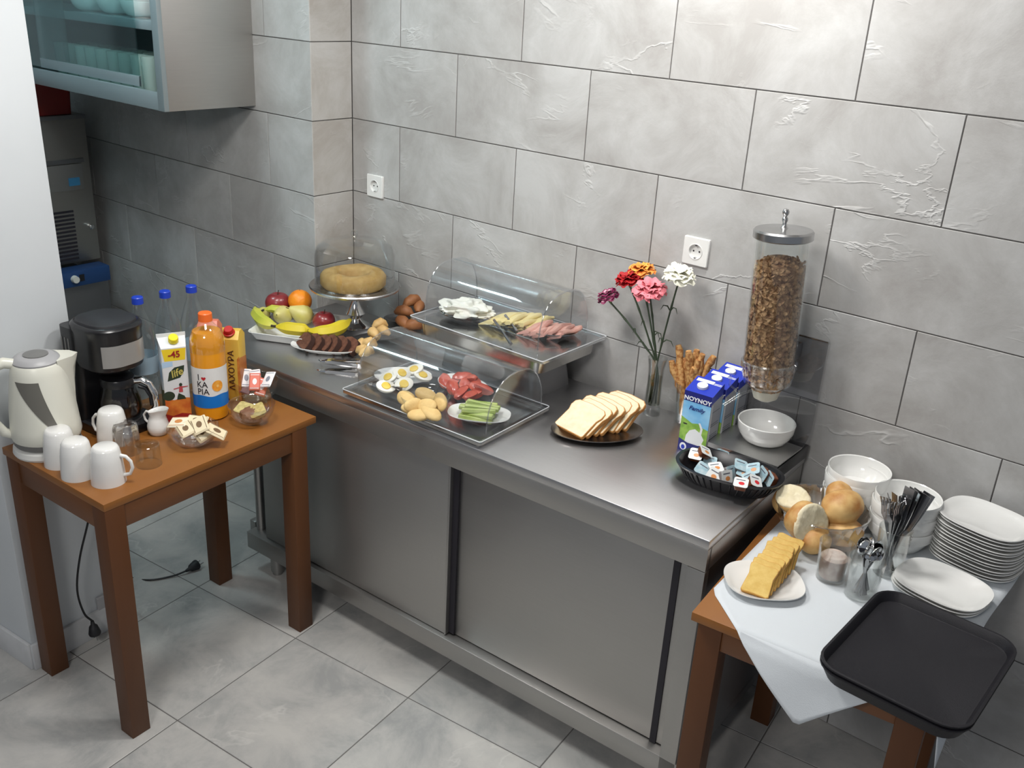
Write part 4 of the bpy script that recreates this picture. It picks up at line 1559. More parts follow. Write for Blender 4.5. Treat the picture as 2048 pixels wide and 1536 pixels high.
for i, (u, v, z, lb) in enumerate([(808, 628, 0.045, 'brown rusk at the left of those behind the back display cover'), (824, 607, 0.070, 'brown rusk on top of those behind the back display cover'),
                                   (838, 618, 0.050, 'brown rusk at the right of those behind the back display cover'), (806, 650, 0.022, 'brown rusk lowest on the left behind the display trays'),
                                   (828, 655, 0.020, 'brown rusk nearest the back display tray edge')]):
    p = at(u, v, Hz + z)
    a = 0.9 * i + 0.4
    d = Vector((math.cos(a), math.sin(a), 0.2 * (i % 2)))
    b = MB()
    b.tube([d * -0.036, d * -0.02 + Vector((0, 0, 0.010)), Vector((0, 0, 0.014)), d * 0.02 + Vector((0, 0, 0.010)), d * 0.036], [0.007, 0.018, 0.022, 0.018, 0.007], 10)
    o = b.obj('rusk', M_RUSK, None, p, angle=60)
    tag(o, lb, 'rusk', 'brown rusks behind the cake stand')
rp = at(820, 640, Hz)
rb = thing('oval_plate', 'dark oval plate under the brown rusks', 'plate', rp, math.radians(60))
plate_mb(0.10, 0.055, 0.012, 2.0, 40, 0.75).obj('dish', M_STEELD, rb)


def tongs(label, p, rz, L=0.16, rot=None):
    o = thing('tongs', label, 'tongs', p, rz, 'steel serving tongs', rot=rot)
    for s in (-1, 1):
        b = MB()

        def fn(u, v, s=s):
            x = -L / 2 + L * u
            wd = 0.010 if u > 0.25 else 0.0055 + 0.018 * u
            wd = 0.011 if u > 0.8 else wd
            y = s * (0.003 + 0.016 * u) + (v - 0.5) * 0.001
            z = 0.009 + (v - 0.5) * wd * 2
            return (x, y, z)
        top = [fn(i / 12, 1) for i in range(13)]
        bot = [fn(i / 12, 0) for i in range(13)]
        rings = []
        for i in range(13):
            x, y, z1 = top[i]
            _, _, z0 = bot[i]
            rings.append([(x, y - .0045, z0 + .004), (x, y + .0045, z0 + .004), (x, y + .0035, z1 - .006), (x, y - .0035, z1 - .006)])
        b.loft(rings)
        b.obj('arm', M_CHROME, o, angle=40)
    MB().tube([(-L / 2, -0.004, 0.009), (-L / 2 - 0.006, 0, 0.009), (-L / 2, 0.004, 0.009)], 0.004, 8).obj('spring', M_CHROME, o)
    return o


tongs('steel serving tongs lying in front of the chocolate cake plate, upper pair', at(680, 728, Hz), math.radians(36), 0.125)
tongs('steel serving tongs lying in front of the chocolate cake plate, lower pair', at(676, 747, Hz), math.radians(40), 0.115)

# ------------------------------------------------------------------ display covers
M_PAN = steel('pan_steel', (0.62, 0.61, 0.59), 0.2, (2, 2, 30), 0.05)


def arch(y0, y1, h, n=16, flat=0.8):
    """points of the cover's cross-section from front bottom to rear bottom"""
    c, a = (y0 + y1) / 2, (y1 - y0) / 2
    out = []
    for i in range(n + 1):
        t = PI * i / n
        out.append((c - a * math.copysign(abs(math.cos(t)) ** flat, math.cos(t)), h * math.sin(t) ** 0.85))
    return out


def cover(label, M, L, y0, y1, h, z, flat=0.8):
    o = thing('display_cover', label, 'cover', (0, 0, 0))
    o.matrix_world = M
    b = MB()
    A = arch(y0, y1, h, 16, flat)
    th = 0.0025
    n = len(A)
    c = (y0 + y1) / 2
    inner = [(c + (y - c) * (1 - th / 0.15), zz * (1 - th / h)) for y, zz in A]
    vs, fs = [], []
    for x in (-L / 2, L / 2):
        vs += [(x, y, z + q) for y, q in A]
        vs += [(x, y, z + q) for y, q in inner]
    for i in range(n - 1):
        fs.append((i, i + 1, 2 * n + i + 1, 2 * n + i))
        fs.append((n + i + 1, n + i, 3 * n + i, 3 * n + i + 1))
        fs.append((i + 1, i, n + i, n + i + 1))
        fs.append((2 * n + i, 2 * n + i + 1, 3 * n + i + 1, 3 * n + i))
    b.add(vs, fs)
    b.obj('arched_shell', M_ACRYL, o, angle=60)
    for sx in (-1, 1):
        b = MB()
        x = sx * (L / 2 - 0.004)
        P = [(x, c + (y - c) * 0.985, z + q * 0.985) for y, q in A]
        b.loft([P, [(x + 0.003 * sx, y, q) for _, y, q in P]])
        b.obj('end_panel', clear('end_panel_acrylic', (0.95, 0.955, 0.96), 0.25, 0.04, 0.1), o, smooth=False)
        b = MB()
        b.tube([(sx * L / 2, y, z + q) for y, q in A], 0.0022, 6)
        b.obj('rim', clear('thick_acrylic_edge', (0.93, 0.94, 0.95), 0.5, 0.25), o, angle=80)
        b = MB()
        b.tube([(sx * (L / 2 + 0.010), c - 0.052, z + 0.012), (sx * (L / 2 - 0.006), c - 0.052, z + 0.012)], 0.013, 16)
        b.obj('hinge', M_ACRYL, o, angle=50)
    b = MB()
    b.tube([(-L / 2, A[n // 2][0], z + A[n // 2][1] + .001), (L / 2, A[n // 2][0], z + A[n // 2][1] + .001)], 0.0022, 6)
    b.obj('ridge_bar', MATS['thick_acrylic_edge'], o, angle=80)
    return o


def tray_matrix(p0, ang):
    return Matrix.Translation(p0) @ Matrix.Rotation(ang, 4, 'Z')


# front tray: low steel pan under a clear plate
A1 = OM
c1 = Vector((0.272, -0.492, Hz))
M1 = tray_matrix(c1, A1)
t1 = thing('display_tray', 'low steel display tray at the counter edge with a clear rim plate', 'tray', (0, 0, 0))
t1.matrix_world = M1
b = MB()
b.loft([rrect(0.258, 0.158, 0.012, 3, 0.0), rrect(0.262, 0.162, 0.012, 3, 0.007), rrect(0.262, 0.162, 0.012, 3, 0.009), rrect(0.250, 0.150, 0.010, 3, 0.009), rrect(0.246, 0.146, 0.010, 3, 0.003)])
b.obj('steel_pan', M_PAN, t1)
b = MB()
b.loft([rrect(0.270, 0.168, 0.008, 3, 0.0165), rrect(0.270, 0.168, 0.008, 3, 0.0215), rrect(0.262, 0.160, 0.006, 3, 0.0215), rrect(0.258, 0.156, 0.006, 3, 0.0185)])
b.obj('clear_plate', clear('tray_acrylic', (0.86, 0.87, 0.89), 0.5, 0.28, 0.12), t1)
b = MB()
b.loft([rrect(0.270, 0.168, 0.008, 3, 0.010), rrect(0.270, 0.168, 0.008, 3, 0.0165), rrect(0.264, 0.162, 0.006, 3, 0.0165), rrect(0.264, 0.162, 0.006, 3, 0.010)], False, False)
b.obj('rim_band', M_PAN, t1)
cover('clear arched cover over the eggs, tomatoes, cookies and cucumber', M1, 0.500, -0.118, 0.150, 0.150, 0.0225)

# back tray: deep steel pan raised on an upturned pan
c2 = Vector((0.240, -0.172, Hz))
A2 = -0.01
M2 = tray_matrix(c2, A2)
rs_ = thing('steel_riser', 'upturned steel pan that raises the back display tray', 'pan', (0, 0, 0))
rs_.matrix_world = M2
MB().loft([rrect(0.20, 0.10, 0.02, 4, 0.0), rrect(0.185, 0.09, 0.02, 4, 0.100), rrect(0.180, 0.085, 0.02, 4, 0.104)]).obj('pan', M_STEELD, rs_)
t2 = thing('display_tray', 'raised deep steel display tray near the wall with a clear rim plate', 'tray', (0, 0, 0))
t2.matrix_world = M2
zt = 0.166
b = MB()
b.loft([rrect(0.240, 0.138, 0.03, 5, 0.106), rrect(0.252, 0.150, 0.035, 5, 0.112), rrect(0.256, 0.152, 0.035, 5, 0.150), rrect(0.265, 0.160, 0.02, 5, 0.153), rrect(0.265, 0.160, 0.02, 5, 0.157), rrect(0.250, 0.146, 0.03, 5, 0.157), rrect(0.245, 0.142, 0.03, 5, 0.120)])
b.obj('steel_pan', M_PAN, t2)
b = MB()
b.loft([rrect(0.278, 0.166, 0.008, 3, zt - 0.008), rrect(0.278, 0.166, 0.008, 3, zt + 0.001), rrect(0.272, 0.160, 0.006, 3, zt + 0.001), rrect(0.268, 0.156, 0.006, 3, zt - 0.004)])
b.obj('clear_plate', MATS['tray_acrylic'], t2)
cover('clear arched cover over the cream cheese, cheese slices and ham', M2 @ Matrix.Translation((-0.028, 0, 0)), 0.475, -0.105, 0.150, 0.160, zt + 0.002, 0.7)


M_GLINT = mat('painted_edge_glint', (0.52, 0.54, 0.56), 0.25, coat=0.5)  # pale tubes along the tray rims, bright edge highlights put into the colour
for t_, hx_, hy_, z_ in ((t1, 0.270, 0.168, 0.0215), (t1, 0.262, 0.162, 0.008), (t2, 0.278, 0.166, zt + 0.001)):
    ring_ = rrect(hx_, hy_, 0.008, 3, z_)
    MB().tube(ring_ + [ring_[0]], 0.0016, 6).obj('rim_glint', M_GLINT, t_, angle=80)


def on1(u, v, z=0.0225):
    return at(u, v, Hz + z)


# --- plates and food under the front cover
M_EGGW = mat('boiled_egg_white', (0.74, 0.73, 0.66), 0.35, sss=0.1)
M_YOLK = mat('egg_yolk', (0.62, 0.42, 0.05), 0.6, 0, (0.70, 0.52, 0.10), 40)
M_TOM = mat('tomato_flesh', (0.42, 0.060, 0.040), 0.3, 0, (0.56, 0.13, 0.085), 40, 4, coat=0.3)
M_COOK = mat('pale_cookie', (0.56, 0.38, 0.15), 0.75, 0, (0.64, 0.46, 0.20), 30, 4, bump=0.3, bump_scale=120)
M_CUC = mat('cucumber_flesh', (0.36, 0.46, 0.12), 0.4, 0, (0.46, 0.54, 0.20), 50, 3)
M_CUCS = mat('cucumber_skin', (0.10, 0.20, 0.02), 0.4)


def oplate(label, p, rz, a=0.085, bb=0.062, m=None, ex=2.2, h=0.016, name='plate'):
    o = thing(name, label, 'plate', p, rz)
    plate_mb(a, bb, h, ex, 44, 0.66).obj('dish', m or M_WHITEP, o)
    return o


pe = on1(806, 760)
oplate('white plate of halved boiled eggs', pe, math.radians(40), 0.090, 0.064)
egg0 = None
eggs = [(772, 772, .036, 0.2, 'egg half nearest the left of the egg plate'), (808, 768, .038, -0.2, 'egg half at the front of the egg plate'), (846, 750, .036, 0.3, 'egg half at the right of the egg plate'),
        (776, 754, .040, -0.4, 'egg half at the back left of the egg plate'), (804, 746, .048, 0.1, 'egg half in the middle of the egg plate'), (828, 738, .048, -0.3, 'egg half at the top right of the egg plate')]
for i, (u, v, z, t, lb) in enumerate(eggs):
    p = on1(u, v, 0.0225 + z)
    rot = (0.45 + 0.2 * math.sin(i * 2.1), t, 0.9 + 0.35 * math.sin(i * 1.9))
    if egg0 is None:
        egg0 = thing('egg_half', lb, 'egg', p, 0, 'halved boiled eggs', rot=rot)
        b = MB()
        egg0.scale = (1.22, 1.22, 1.22)
        rings = [sq(0.0245 * k, 0.0185 * k, 2, 24, -0.0165 * math.sqrt(max(0, 1 - k * k))) for k in (0.02, 0.4, 0.7, 0.9, 0.98, 1.0)]
        rings += [sq(0.0245 * .96, 0.0185 * .96, 2, 24, 0.0008), sq(0.0005, 0.0005, 2, 24, 0.001)]
        b.loft(rings)
        b.obj('white', M_EGGW, egg0, angle=70)
        MB().lathe([(0.0118, 0.0005), (0.0110, 0.0028), (0.006, 0.0040), (0.0001, 0.0042)], 20).obj('yolk', M_YOLK, egg0)
    else:
        dup(egg0, p, rot, lb)
pt = on1(926, 778)
oplate('white plate of tomato wedges', pt, math.radians(-6), 0.092, 0.062)
r_ = rng(4)
tm0 = None
tpos = [(890, 762), (905, 774), (922, 784), (940, 790), (958, 782), (912, 758), (932, 766), (950, 768), (968, 776), (925, 752), (942, 756)]
for i, (u, v) in enumerate(tpos):
    z = 0.022 if i < 5 else (0.034 if i < 9 else 0.044)
    p = on1(u, v, 0.0225 + z)
    rot = (0.5 * r_.uniform(-1, 1), 0.5 * r_.uniform(-1, 1), r_.uniform(0, 6.3))
    lb = '%s tomato wedge of the red heap, counted from the plate left round to the top' % ('first', 'second', 'third', 'fourth', 'fifth', 'sixth', 'seventh', 'eighth', 'ninth', 'tenth', 'last')[i]
    if tm0 is None:
        b = MB()
        n = 10
        rings = []
        for k in range(n + 1):
            t = PI * k / n
            x = -0.033 * math.cos(t)
            s_ = 0.021 * math.sin(t) + 0.0004
            rings.append([(x, -s_ * 0.9, 0.012 * 0), (x, 0, -s_ * 0.9), (x, s_ * 0.9, 0), (x, s_ * 0.25, s_ * 0.55), (x, -s_ * 0.25, s_ * 0.55)])
        b.loft(rings)
        tm0 = b.obj('tomato_wedge', M_TOM, None, p, rot, angle=50)
        tag(tm0, lb, 'tomato', 'tomato wedges')
    else:
        o = tm0.copy()
        COL.objects.link(o)
        o.location = p
        o.rotation_euler = rot
        o['label'] = lb
pcx = on1(852, 808)
o = thing('glass_dish', 'clear glass dish holding the pale oval cookies', 'dish', pcx)
bowl_mesh(0.078, 0.032, 0.6, 0.002).obj('body', M_GLASS, o)
ckp = [(813, 797, .020, .5, .2, 0), (828, 812, .030, 1.2, .1, 1.4), (852, 790, .034, .5, .3, .5), (852, 812, .034, .7, -.2, .2), (880, 804, .040, .9, .3, -.5), (862, 826, .024, .2, .3, .1), (838, 830, .018, .2, 0, 1), (818, 818, .016, .3, .3, 2)]
ck0 = None
for i, (u, v, z, rx, ry, rz) in enumerate(ckp):
    p = on1(u, v, 0.0225 + z)
    lb = ('pale oval cookie at the far left of the glass dish', 'pale oval cookie standing upright in the glass dish', 'pale oval cookie at the back of the glass dish', 'pale oval cookie in the middle of the glass dish', 'pale oval cookie leaning at the right of the glass dish',
          'pale oval cookie at the front right bottom of the glass dish', 'pale oval cookie at the front bottom of the glass dish', 'pale oval cookie low on the left of the glass dish')[i]
    if ck0 is None:
        ck0 = MB().blob((0, 0, 0), (0.035, 0.0235, 0.0130), 0.06, 2, 20, 12, seed=2).obj('cookie', M_COOK, None, p, (rx, ry, rz), angle=180)
        tag(ck0, lb, 'cookie', 'oval cookies in the glass dish')
    else:
        o = ck0.copy()
        COL.objects.link(o)
        o.location = p
        o.rotation_euler = (rx, ry, rz)
        o['label'] = lb
pq = on1(958, 836)
oplate('white plate of green cucumber sticks', pq, math.radians(30), 0.092, 0.060, ex=2.6)
r_ = rng(9)
cu0 = None
for i in range(11):
    t = (i - 5) * 0.0085
    a = math.radians(34 + r_.uniform(-16, 16))
    p = pq + Vector((-math.sin(math.radians(30)) * t + r_.uniform(-.016, .016), math.cos(math.radians(30)) * t, 0.0145 + 0.010 * (i % 3)))
    rot = (r_.uniform(-.3, .3), r_.uniform(-.12, .12), a)
    lb = '%s cucumber stick from the front of the white plate' % ('first', 'second', 'third', 'fourth', 'fifth', 'sixth', 'seventh', 'eighth', 'ninth', 'tenth', 'eleventh')[i]
    if cu0 is None:
        cu0 = thing('cucumber_stick', lb, 'cucumber', p, 0, 'cucumber sticks', rot=rot)
        MB().rbox((0, 0, 0), (0.098, 0.0155, 0.0125), 0.002, 1).obj('flesh', M_CUC, cu0)
        MB().rbox((0, 0.0080, 0), (0.097, 0.0018, 0.0115), 0.0006, 1).obj('skin', M_CUCS, cu0)
    else:
        dup(cu0, p, rot, lb)
tongs('steel tongs across the front of the egg plate under the cover', on1(775, 776, 0.044), math.radians(38), 0.095)

# --- food under the back cover
ZT = Hz + zt


def on2(u, v, z=0.0):
    return at(u, v, ZT + z)


MP = steel('plate_steel', (0.5, 0.49, 0.47), 0.22, (4, 4, 4))
pcc = on2(932, 634)
oplate('steel plate piled with white cream cheese', pcc, math.radians(34), 0.088, 0.062, MP)
b = MB()
b.blob((0, 0, 0.014), (0.082, 0.056, 0.036), 0.42, 3.4, 64, 40, seed=3, flat=0.25)
o = b.obj('cream_cheese', mat('white_soft_cheese', (0.78, 0.79, 0.72), 0.55, bump=0.6, bump_scale=60), None, pcc + Vector((0, 0, 0.010)), (0, 0, math.radians(34)), angle=50)
tag(o, 'heap of white soft cheese on the left plate of the back display', 'cheese', kind='stuff')
pch = on2(1033, 648)
oplate('steel plate of folded yellow cheese slices', pch, math.radians(30), 0.094, 0.066, MP)
M_CHE = mat('pale_yellow_cheese', (0.74, 0.63, 0.30), 0.45, sss=0.05)
M_HAM = mat('pink_ham', (0.62, 0.30, 0.245), 0.45, 0, (0.70, 0.40, 0.33), 30, 3)


def fold(name, m, L, W_, seed):
    """one folded slice: a doubled sheet bulging at the fold"""
    b = MB()
    r2 = rng(seed)
    k1, k2 = r2.uniform(.8, 1.2), r2.uniform(0, 6)
    sec = []
    for i in range(15):
        t = i / 14
        x = W_ * (0.5 - t * 2) if t < 0.5 else W_ * (-0.5 + (t - 0.5) * 2)
        z = 0.004 + (0.012 * math.sin(min(t, 1 - t) * PI) if t > .5 else 0)
        sec.append((x, z))
    prof_ = [(-0.5, 0.000), (-0.2, -0.001), (0.2, -0.001), (0.48, 0.0), (0.54, 0.006), (0.5, 0.013), (0.3, 0.014), (0.0, 0.012), (-0.3, 0.007), (-0.5, 0.0025)]
    rings = []
    n = 14
    for j in range(n + 1):
        u = j / n
        e_ = 1 - 0.12 * (2 * u - 1) ** 4
        wob = 0.002 * math.sin(u * 7 * k1 + k2)
        rings.append([(x * W_ * e_ + wob, (u - 0.5) * L, z * e_ * (1 + 0.15 * math.sin(u * 6 + k2)) + 0.003 * math.sin(u * 5 + k2)) for x, z in prof_])
    b.loft(rings)
    return b


dr = Vector((math.cos(math.radians(30)), math.sin(math.radians(30)), 0))
for i in range(6):
    p = pch + dr * (-0.056 + 0.0235 * i) + Vector((0, 0, 0.010 + 0.004 * math.sin(i)))
    o = fold('cheese_slice', M_CHE, 0.130, 0.076, i).obj('cheese_slice', M_CHE, None, p, (0, -0.28, math.radians(-4 + 4 * (i % 3))), angle=60)
    tag(o, '%s folded yellow cheese slice from the left on the middle steel plate' % ('first', 'second', 'third', 'fourth', 'fifth', 'last')[i], 'cheese slice', 'folded cheese slices')
ph = on2(1100, 668)
oplate('steel plate of folded pink ham slices', ph, math.radians(34), 0.090, 0.060, MP)
dr = Vector((math.cos(math.radians(34)), math.sin(math.radians(34)), 0))
for i in range(7):
    p = ph + dr * (-0.056 + 0.018 * i) + Vector((0, 0, 0.010 + 0.004 * math.sin(2 * i)))
    o = fold('ham_slice', M_HAM, 0.118 - 0.007 * abs(i - 3), 0.060, 20 + i).obj('ham_slice', M_HAM, None, p, (0.08 * (i % 2), -0.34, math.radians(-2 + 6 * (i % 3))), angle=60)
    tag(o, '%s folded pink ham slice from the left on the right steel plate' % ('first', 'second', 'third', 'fourth', 'fifth', 'sixth', 'last')[i], 'ham slice', 'folded ham slices')
for nm, (u0, v0, u1, v1), lb in (('a', (1022, 688, 988, 640), 'steel knife resting on the left edge of the cheese plate'), ('b', (1034, 662, 1010, 630), 'steel fork handle lying over the cheese slices')):
    a_, b__ = on2(u0, v0, 0.006), on2(u1, v1, 0.040)
    o = MB().tube([Vector((0, 0, 0)), (b__ - a_) * 0.5 + Vector((0, 0, .002)), b__ - a_], [0.006, 0.0035, 0.0045], 6).obj('knife' if nm == 'a' else 'fork', M_CUTLERY, None, a_, angle=60)
    tag(o, lb, 'cutlery')

# ------------------------------------------------------------------ bread plate
bp = (at(1099, 870, Hz + .012) + at(1272, 845, Hz + .012)) / 2
bp.z = Hz
brp = thing('oval_plate', 'dark steel oval plate of white sandwich bread', 'plate', bp + Vector((0.012, 0.0, 0)), math.radians(46))
plate_mb(0.135, 0.088, 0.014, 2.0, 52, 0.74).obj('dish', steel('bronze_plate_steel', (0.30, 0.27, 0.25), 0.25, (3, 3, 3)), brp)
M_CRUMB = mat('white_bread_crumb', (0.68, 0.60, 0.41), 0.85, 0, (0.74, 0.67, 0.49), 60, 4, bump=0.3, bump_scale=220, sss=0.05)
M_CRUST = mat('brown_bread_crust', (0.46, 0.20, 0.05), 0.7, 0, (0.58, 0.30, 0.09), 22, 4, bump=0.2, bump_scale=120)
pr = [(-0.050, 0.0), (0.050, 0.0), (0.053, 0.004), (0.052, 0.060), (0.058, 0.076), (0.056, 0.092), (0.046, 0.100), (0.0, 0.104), (-0.046, 0.100), (-0.056, 0.092), (-0.058, 0.076), (-0.052, 0.060), (-0.053, 0.004)]
bi, bc = slice_mesh(pr, 0.0108)
bs0 = None
bx = [(1163, 850, 0), (1186, 842, 0), (1203, 836, 0), (1221, 826, 0), (1238, 816, 0), (1256, 812, 0)]
sdir = Vector((math.cos(math.radians(46)), math.sin(math.radians(46)), 0))
for i in range(7):
    p = bp + Vector((math.cos(1.15), math.sin(1.15), 0)) * (-0.078 + 0.0225 * i + (0.008 if i > 3 else 0)) + Vector((-0.012, 0.008, 0.010))
    rot = (math.radians(-56 - 1.5 * i), 0, math.radians(46 + 90 - 8 + 5 * (i % 3 - 1)))
    rot = (math.radians(-59 + 2 * (i % 3) + i), 0, math.radians((-10, -16, -8, -12, -2, -14, -6)[i]))
    lb = ('front white bread slice lying lowest on the dark oval plate', 'second white bread slice from the front on the dark plate', 'third white bread slice from the front on the dark plate', 'fourth white bread slice from the front on the dark plate',
          'fifth white bread slice from the front on the dark plate', 'sixth white bread slice from the front on the dark plate', 'rearmost white bread slice on the dark plate')[i]
    if bs0 is None:
        bs0 = thing('bread_slice', lb, 'bread slice', p, 0, 'white sandwich bread slices', rot=rot)
        bs0.scale = (1.06, 1.0, 1.06)
        bi.obj('crumb', M_CRUMB, bs0, smooth=False)
        bc.obj('crust', M_CRUST, bs0, angle=60)
    else:
        dup(bs0, p, rot, lb)

# ------------------------------------------------------------------ vase and carnations
VX, VY = 0.754, -0.088
vs_ = thing('vase', 'slim clear glass vase of carnations against the wall', 'vase', (VX, VY, Hz))
MB().lathe([(0.0001, 0.0), (0.026, 0.0), (0.027, 0.004), (0.0255, 0.030), (0.0235, 0.100), (0.0245, 0.150), (0.030, 0.182), (0.0285, 0.183), (0.0225, 0.150), (0.0212, 0.100), (0.0225, 0.034), (0.0001, 0.026)], 32).obj('body', M_GLASS2, vs_)
wt = MB().lathe([(0.0001, 0.0270), (0.0222, 0.0345), (0.0208, 0.100), (0.0210, 0.120), (0.0001, 0.120)], 28).obj('water', clear('vase_water', (0.74, 0.76, 0.70), 0.3, 0.05), None, (VX, VY, Hz))
tag(wt, 'water standing in the slim glass vase', 'water')
M_STEMG = mat('dark_green_stem', (0.035, 0.055, 0.028), 0.5)
M_CALYX = mat('green_calyx', (0.10, 0.15, 0.06), 0.5)


def carnation(label, tip, yy, m, r, basex, kn, seed, edge=None, openness=1.0):
    top = aty(tip[0], tip[1], yy)
    base = Vector((VX + basex[0], VY + basex[1], Hz + 0.036))
    mid = Vector((VX + basex[0] * 0.2, VY + basex[1] * 0.2, Hz + 0.15))
    root = thing('carnation', label, 'flower', base)
    ctrl = [base, mid, mid.lerp(top, 0.33) + Vector((0, 0, 0.012)), mid.lerp(top, 0.7) + Vector((0, 0, 0.010)), top]
    q = []
    P = [ctrl[0] * 2 - ctrl[1]] + ctrl + [ctrl[-1] * 2 - ctrl[-2]]
    for i in range(1, len(P) - 2):
        for k in range(5):
            t = k / 5
            a, b_, c, d = P[i - 1], P[i], P[i + 1], P[i + 2]
            q.append(0.5 * ((2 * b_) + (c - a) * t + (2 * a - 5 * b_ + 4 * c - d) * t * t + (3 * b_ - a - 3 * c + d) * t ** 3))
    q.append(top)
    rs = [0.0027 + (0.0009 if i % 6 == 3 else 0) for i in range(len(q))]
    MB().tube([p - base for p in q], rs, 8).obj('stem', M_STEMG, root, angle=80)
    ax = (q[-1] - q[-4]).normalized()
    ax = (ax + Vector((0, 0, 0.8)) + (CAM - top).normalized() * 0.25).normalized()
    rot = ax.to_track_quat('Z', 'Y').to_matrix()
    T0 = top - base
    b = MB()
    prf = [(0.002, -0.004), (0.0045, 0.002), (0.0062, 0.012), (0.0080, 0.024), (0.0086, 0.028)]
    rings = [[T0 + rot @ Vector((x, y, z)) for x, y, _ in sq(rr, rr, 2, 12)] for rr, z in prf]
    b.loft([[(p.x, p.y, p.z) for p in R_] for R_ in rings])
    b.obj('calyx', M_CALYX, root, angle=60)
    r3 = rng(seed)
    b = MB()
    for layer, (cnt, tilt, rad, z0) in enumerate(((7, 1.42, 1.0, 0.022), (7, 1.10, 0.97, 0.024), (6, 0.74, 0.88, 0.026), (5, 0.40, 0.78, 0.028), (3, 0.12, 0.66, 0.028))):
        for k in range(cnt):
            a = 2 * PI * (k + r3.random() * 0.6) / cnt + layer
            tl = tilt * openness + r3.uniform(-.12, .12)
            Lp = r * rad * r3.uniform(0.88, 1.08)
            wd = Lp * 0.74
            nu, nv = 7, 5
            base_i = len(b.v)
            ph = r3.uniform(0, 6.3)
            for j in range(nv + 1):
                t = j / nv
                bend = tl + 0.5 * t * t
                for i in range(nu + 1):
                    s_ = i / nu * 2 - 1
                    wv = wd * (0.18 + 0.82 * t ** 0.8)
                    ruff = 0.16 * Lp * t * t * math.sin(s_ * 5 + ph)
                    out = Lp * t * math.sin(bend) * (1 - 0.14 * s_ * s_) + 0.12 * Lp * t * t * math.cos(s_ * 9 + ph) * 0.5
                    up = Lp * t * math.cos(bend) * (1 - 0.10 * s_ * s_) + ruff
                    lx, ly, lz = out + 0.003, s_ * wv, z0 + up * 0.8
                    X = lx * math.cos(a) - ly * math.sin(a)
                    Y = lx * math.sin(a) + ly * math.cos(a)
                    p = T0 + rot @ Vector((X, Y, lz))
                    b.v.append(tuple(p))
            for j in range(nv):
                for i in range(nu):
                    a0 = base_i + j * (nu + 1) + i
                    b.f.append((a0, a0 + 1, a0 + nu + 2, a0 + nu + 1))
                    b.m.append(1 if (edge is not None and j == nv - 1) else 0)
    ms = [m] + ([edge] if edge is not None else [])
    b.obj('bloom', ms, root, angle=80, fix=False)
    # narrow curled leaves at the joints
    for fr_, sg in kn:
        i = int(fr_ * (len(q) - 1))
        p0 = q[i] - base
        dx = Vector((sg, 0.15, 0))
        pts = [p0, p0 + dx * 0.014 + Vector((0, 0, 0.012)), p0 + dx * 0.030 + Vector((0, 0, 0.010)), p0 + dx * 0.040 + Vector((0, 0, -0.006))]
        MB().tube(pts, [0.0022, 0.0022, 0.0016, 0.0005], 6).obj('leaf', M_STEMG, root, angle=80)
    return root


carnation('small white and magenta edged carnation leaning far left', (1222, 606), -0.10, mat('pale_pink_petal', (0.66, 0.36, 0.44), 0.6), 0.030, (0.010, 0.0), ((0.45, -0.9), (0.62, -0.3)), 1, edge=mat('magenta_petal_edge', (0.20, 0.012, 0.07), 0.6))
carnation('deep red carnation at the upper left of the vase', (1261, 575), -0.10, mat('deep_red_petal', (0.40, 0.006, 0.010), 0.55), 0.037, (0.002, -0.008), ((0.6, -0.4),), 2, openness=0.85)
carnation('orange carnation highest behind the red and pink ones', (1284, 558), -0.06, mat('orange_petal', (0.80, 0.20, 0.03), 0.55, 0, (0.84, 0.42, 0.08), 60), 0.037, (-0.004, 0.008), ((0.5, 0.5),), 3, openness=0.9)
carnation('pink carnation in the centre of the bunch', (1300, 594), -0.12, mat('salmon_pink_petal', (0.72, 0.16, 0.20), 0.6, 0, (0.80, 0.24, 0.28), 60), 0.044, (-0.010, 0.0), ((0.55, 0.6),), 4)
carnation('white carnation at the right in front of the socket', (1357, 564), -0.10, mat('cream_white_petal', (0.82, 0.81, 0.68), 0.6), 0.042, (-0.010, -0.006), ((0.70, -0.9), (0.72, 0.5), (0.45, 0.9), (0.47, -0.4)), 5)

# ------------------------------------------------------------------ breadsticks in a glass
gx = Vector((0.858, -0.060, Hz))
gg = thing('tall_glass', 'tall clear glass holding sesame breadsticks', 'glass', gx)
tumbler_mb(0.034, 0.044, 0.125).obj('body', M_GLASS2, gg)
M_STICK = mat('toasted_breadstick', (0.34, 0.135, 0.035), 0.7, 0, (0.58, 0.33, 0.12), 90, 3, (0.42, 0.60), bump=0.5, bump_scale=180)
r_ = rng(12)
lbs = ['leftmost breadstick leaning out over the glass rim', 'second breadstick from the left in the glass', 'tallest breadstick in the glass', 'breadstick just right of the tallest one', 'breadstick at the back right of the glass', 'breadstick at the right of the bundle',
       'short breadstick at the front right', 'breadstick at the far right with a knobbly end', 'breadstick in the middle of the bundle', 'short breadstick low in the middle of the bundle']
tips = [(1342, 722, .0), (1358, 705, .0), (1357, 690, 0), (1378, 702, .0), (1395, 700, 0), (1405, 708, 0), (1388, 735, 0), (1427, 712, 0), (1370, 715, 0), (1398, 720, 0)]
